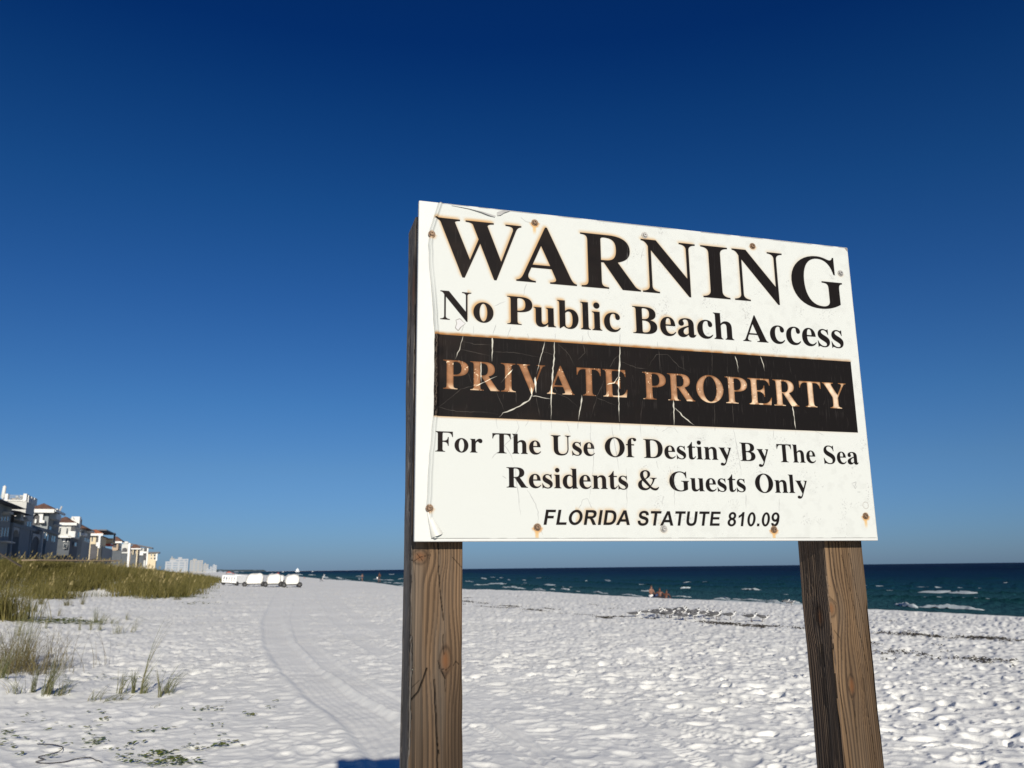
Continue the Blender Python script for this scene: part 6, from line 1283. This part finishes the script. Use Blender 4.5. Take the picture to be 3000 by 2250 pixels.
# ======================= gulls =======================
GREY = mat('grey gull back', (.08, .08, .085), .7, .2, 30); WHT = mat('white gull breast', (.70, .70, .68), .7, .06, 30); BLK = mat('black gull head', (.025, .022, .022), .6, .2, 30); LEGM = mat('dark gull leg', (.05, .03, .025), .6, .1, 30)
def make_gull():
    t = thing('gull', 'gull', 'gull')
    def body(p): x, y, z = p; return 1.0
    mb = MB(); st = [(.155,.0,.170,.006),(.12,0,.168,.030),(.06,0,.160,.052),(-.0,0,.152,.060),(-.06,0,.150,.054),(-.10,0,.162,.042),(-.125,0,.185,.030),(-.14,0,.205,.026)]
    mb.tube([(-x, y, z) for x, y, z, _ in st], [r for *_, r in st], 10); mb.build('body', WHT, t, True)
    mb = MB(); mb.blob((.155, 0, .222), (.033, .028, .030), 10, 8); hd = mb.build('head', WHT, t, True)
    mb = MB(); mb.blob((.150, 0, .232), (.031, .027, .026), 10, 8); mb.build('cap', BLK, hd, True)
    mb = MB(); mb.tube([(.180, 0, .218), (.215, 0, .208)], [.010, .003], 6); mb.build('beak', LEGM, hd)
    for s in (-1, 1):
        mb = MB(); pts = [(.11, s*.036, .172), (.04, s*.048, .168), (-.06, s*.046, .164), (-.16, s*.030, .166), (-.25, s*.012, .178)]
        mb.tube(pts, [.018, .046, .042, .024, .004], 8); mb.build('wing', GREY, t, True)
        mb = MB(); mb.tube([(.015, s*.022, .105), (.010, s*.024, .0)], .006, 5); mb.tube([(.0, s*.024, .003), (.045, s*.024, .003)], .006, 4); mb.build('leg', LEGM, t)
    mb = MB(); mb.tube([(-.10, 0, .176), (-.19, 0, .170)], [.030, .012], 6); mb.build('tail', GREY, t, True)
    return t
def c5(x, y): return (1780+x/4.096, 1690+y/4.096)
FL = [(330,486,0),(460,466,1),(590,466,0),(640,480,1),(590,498,0),(700,452,2),(690,505,0),(742,512,1),(772,505,2),(800,468,0),(860,514,1),(882,450,0),(892,480,1),(912,458,2),(930,532,0),(1012,480,1),(1052,486,0),(1040,520,1),(1150,494,0),(1222,480,1),(1242,504,0),(1272,506,2),(1332,514,1),(1302,520,0),(1470,526,0),(1722,545,3),(1850,540,0)]
UNI = {0: 'lone gull standing at the left end of the flock, beak to the right', 1: 'second gull from the left of the flock, set a little apart', 24: 'gull standing alone just right of the packed flock', 25: 'hunched gull with its head tucked, left of the last two', 26: 'gull leaning forward at the right end of the flock'}
g0 = make_gull(); rg = random.Random(8)
ORD = 'first second third fourth fifth sixth seventh eighth ninth tenth eleventh twelfth thirteenth fourteenth fifteenth sixteenth seventeenth eighteenth nineteenth twentieth twenty-first twenty-second twenty-third twenty-fourth twenty-fifth'.split()
RANK = {i: r for r, i in enumerate(sorted((i for i in range(len(FL)) if i not in UNI), key=lambda i: FL[i][0]))}
for i, (x, y, mode) in enumerate(FL):
    p = on_ground(*c5(x, y)); rz = rg.uniform(-.6, .5) if mode != 1 else rg.uniform(-.2, .9)
    if mode == 2: rz = math.pi-rg.uniform(-.5, .5)
    s = rg.uniform(.92, 1.12); lab = UNI[i] if i in UNI else '%s gull from left in the packed flock, %s' % (ORD[RANK[i]], ['head up, facing right', 'facing away to the right', 'facing left'][mode] if mode < 3 else 'hunched')
    if i == 0: g = g0; g.location = p; g.rotation_euler = (0, 0, rz); g['label'] = lab; g['group'] = 'gulls resting on the sand'
    else: g = copy_thing(g0, p, rz, lab, 'gulls resting on the sand')
    g.scale = (s, s, s*rg.uniform(.9, 1.1)); 
    if i == 26: g.rotation_euler = (0, .25, rz)
FAR = [(1985,312,0,'small white gull at the crest near the water, left of the far three'), (2112,318,0,'first of three gulls at the crest by the right post'), (2146,326,0,'middle one of three gulls at the crest by the right post'), (2205,346,2,'gull at the crest half hidden by the right post')]
for x, y, mode, lab in FAR:
    p = on_ground(*c5(x, y)); copy_thing(g0, p, rg.uniform(-.5, .6), lab, 'gulls at the crest of the beach')
p = on_ground(1788, 1744); mb = MB(); mb.blob((0,0,.08), (.32,.2,.14), 8, 6, lambda q: 1+.2*math.sin(q[0]*9)); o = mb.build('driftwood_lump', STEEL, None, True); o.location = p; tag(o, 'small dark lump lying at the crest of the beach', 'driftwood')
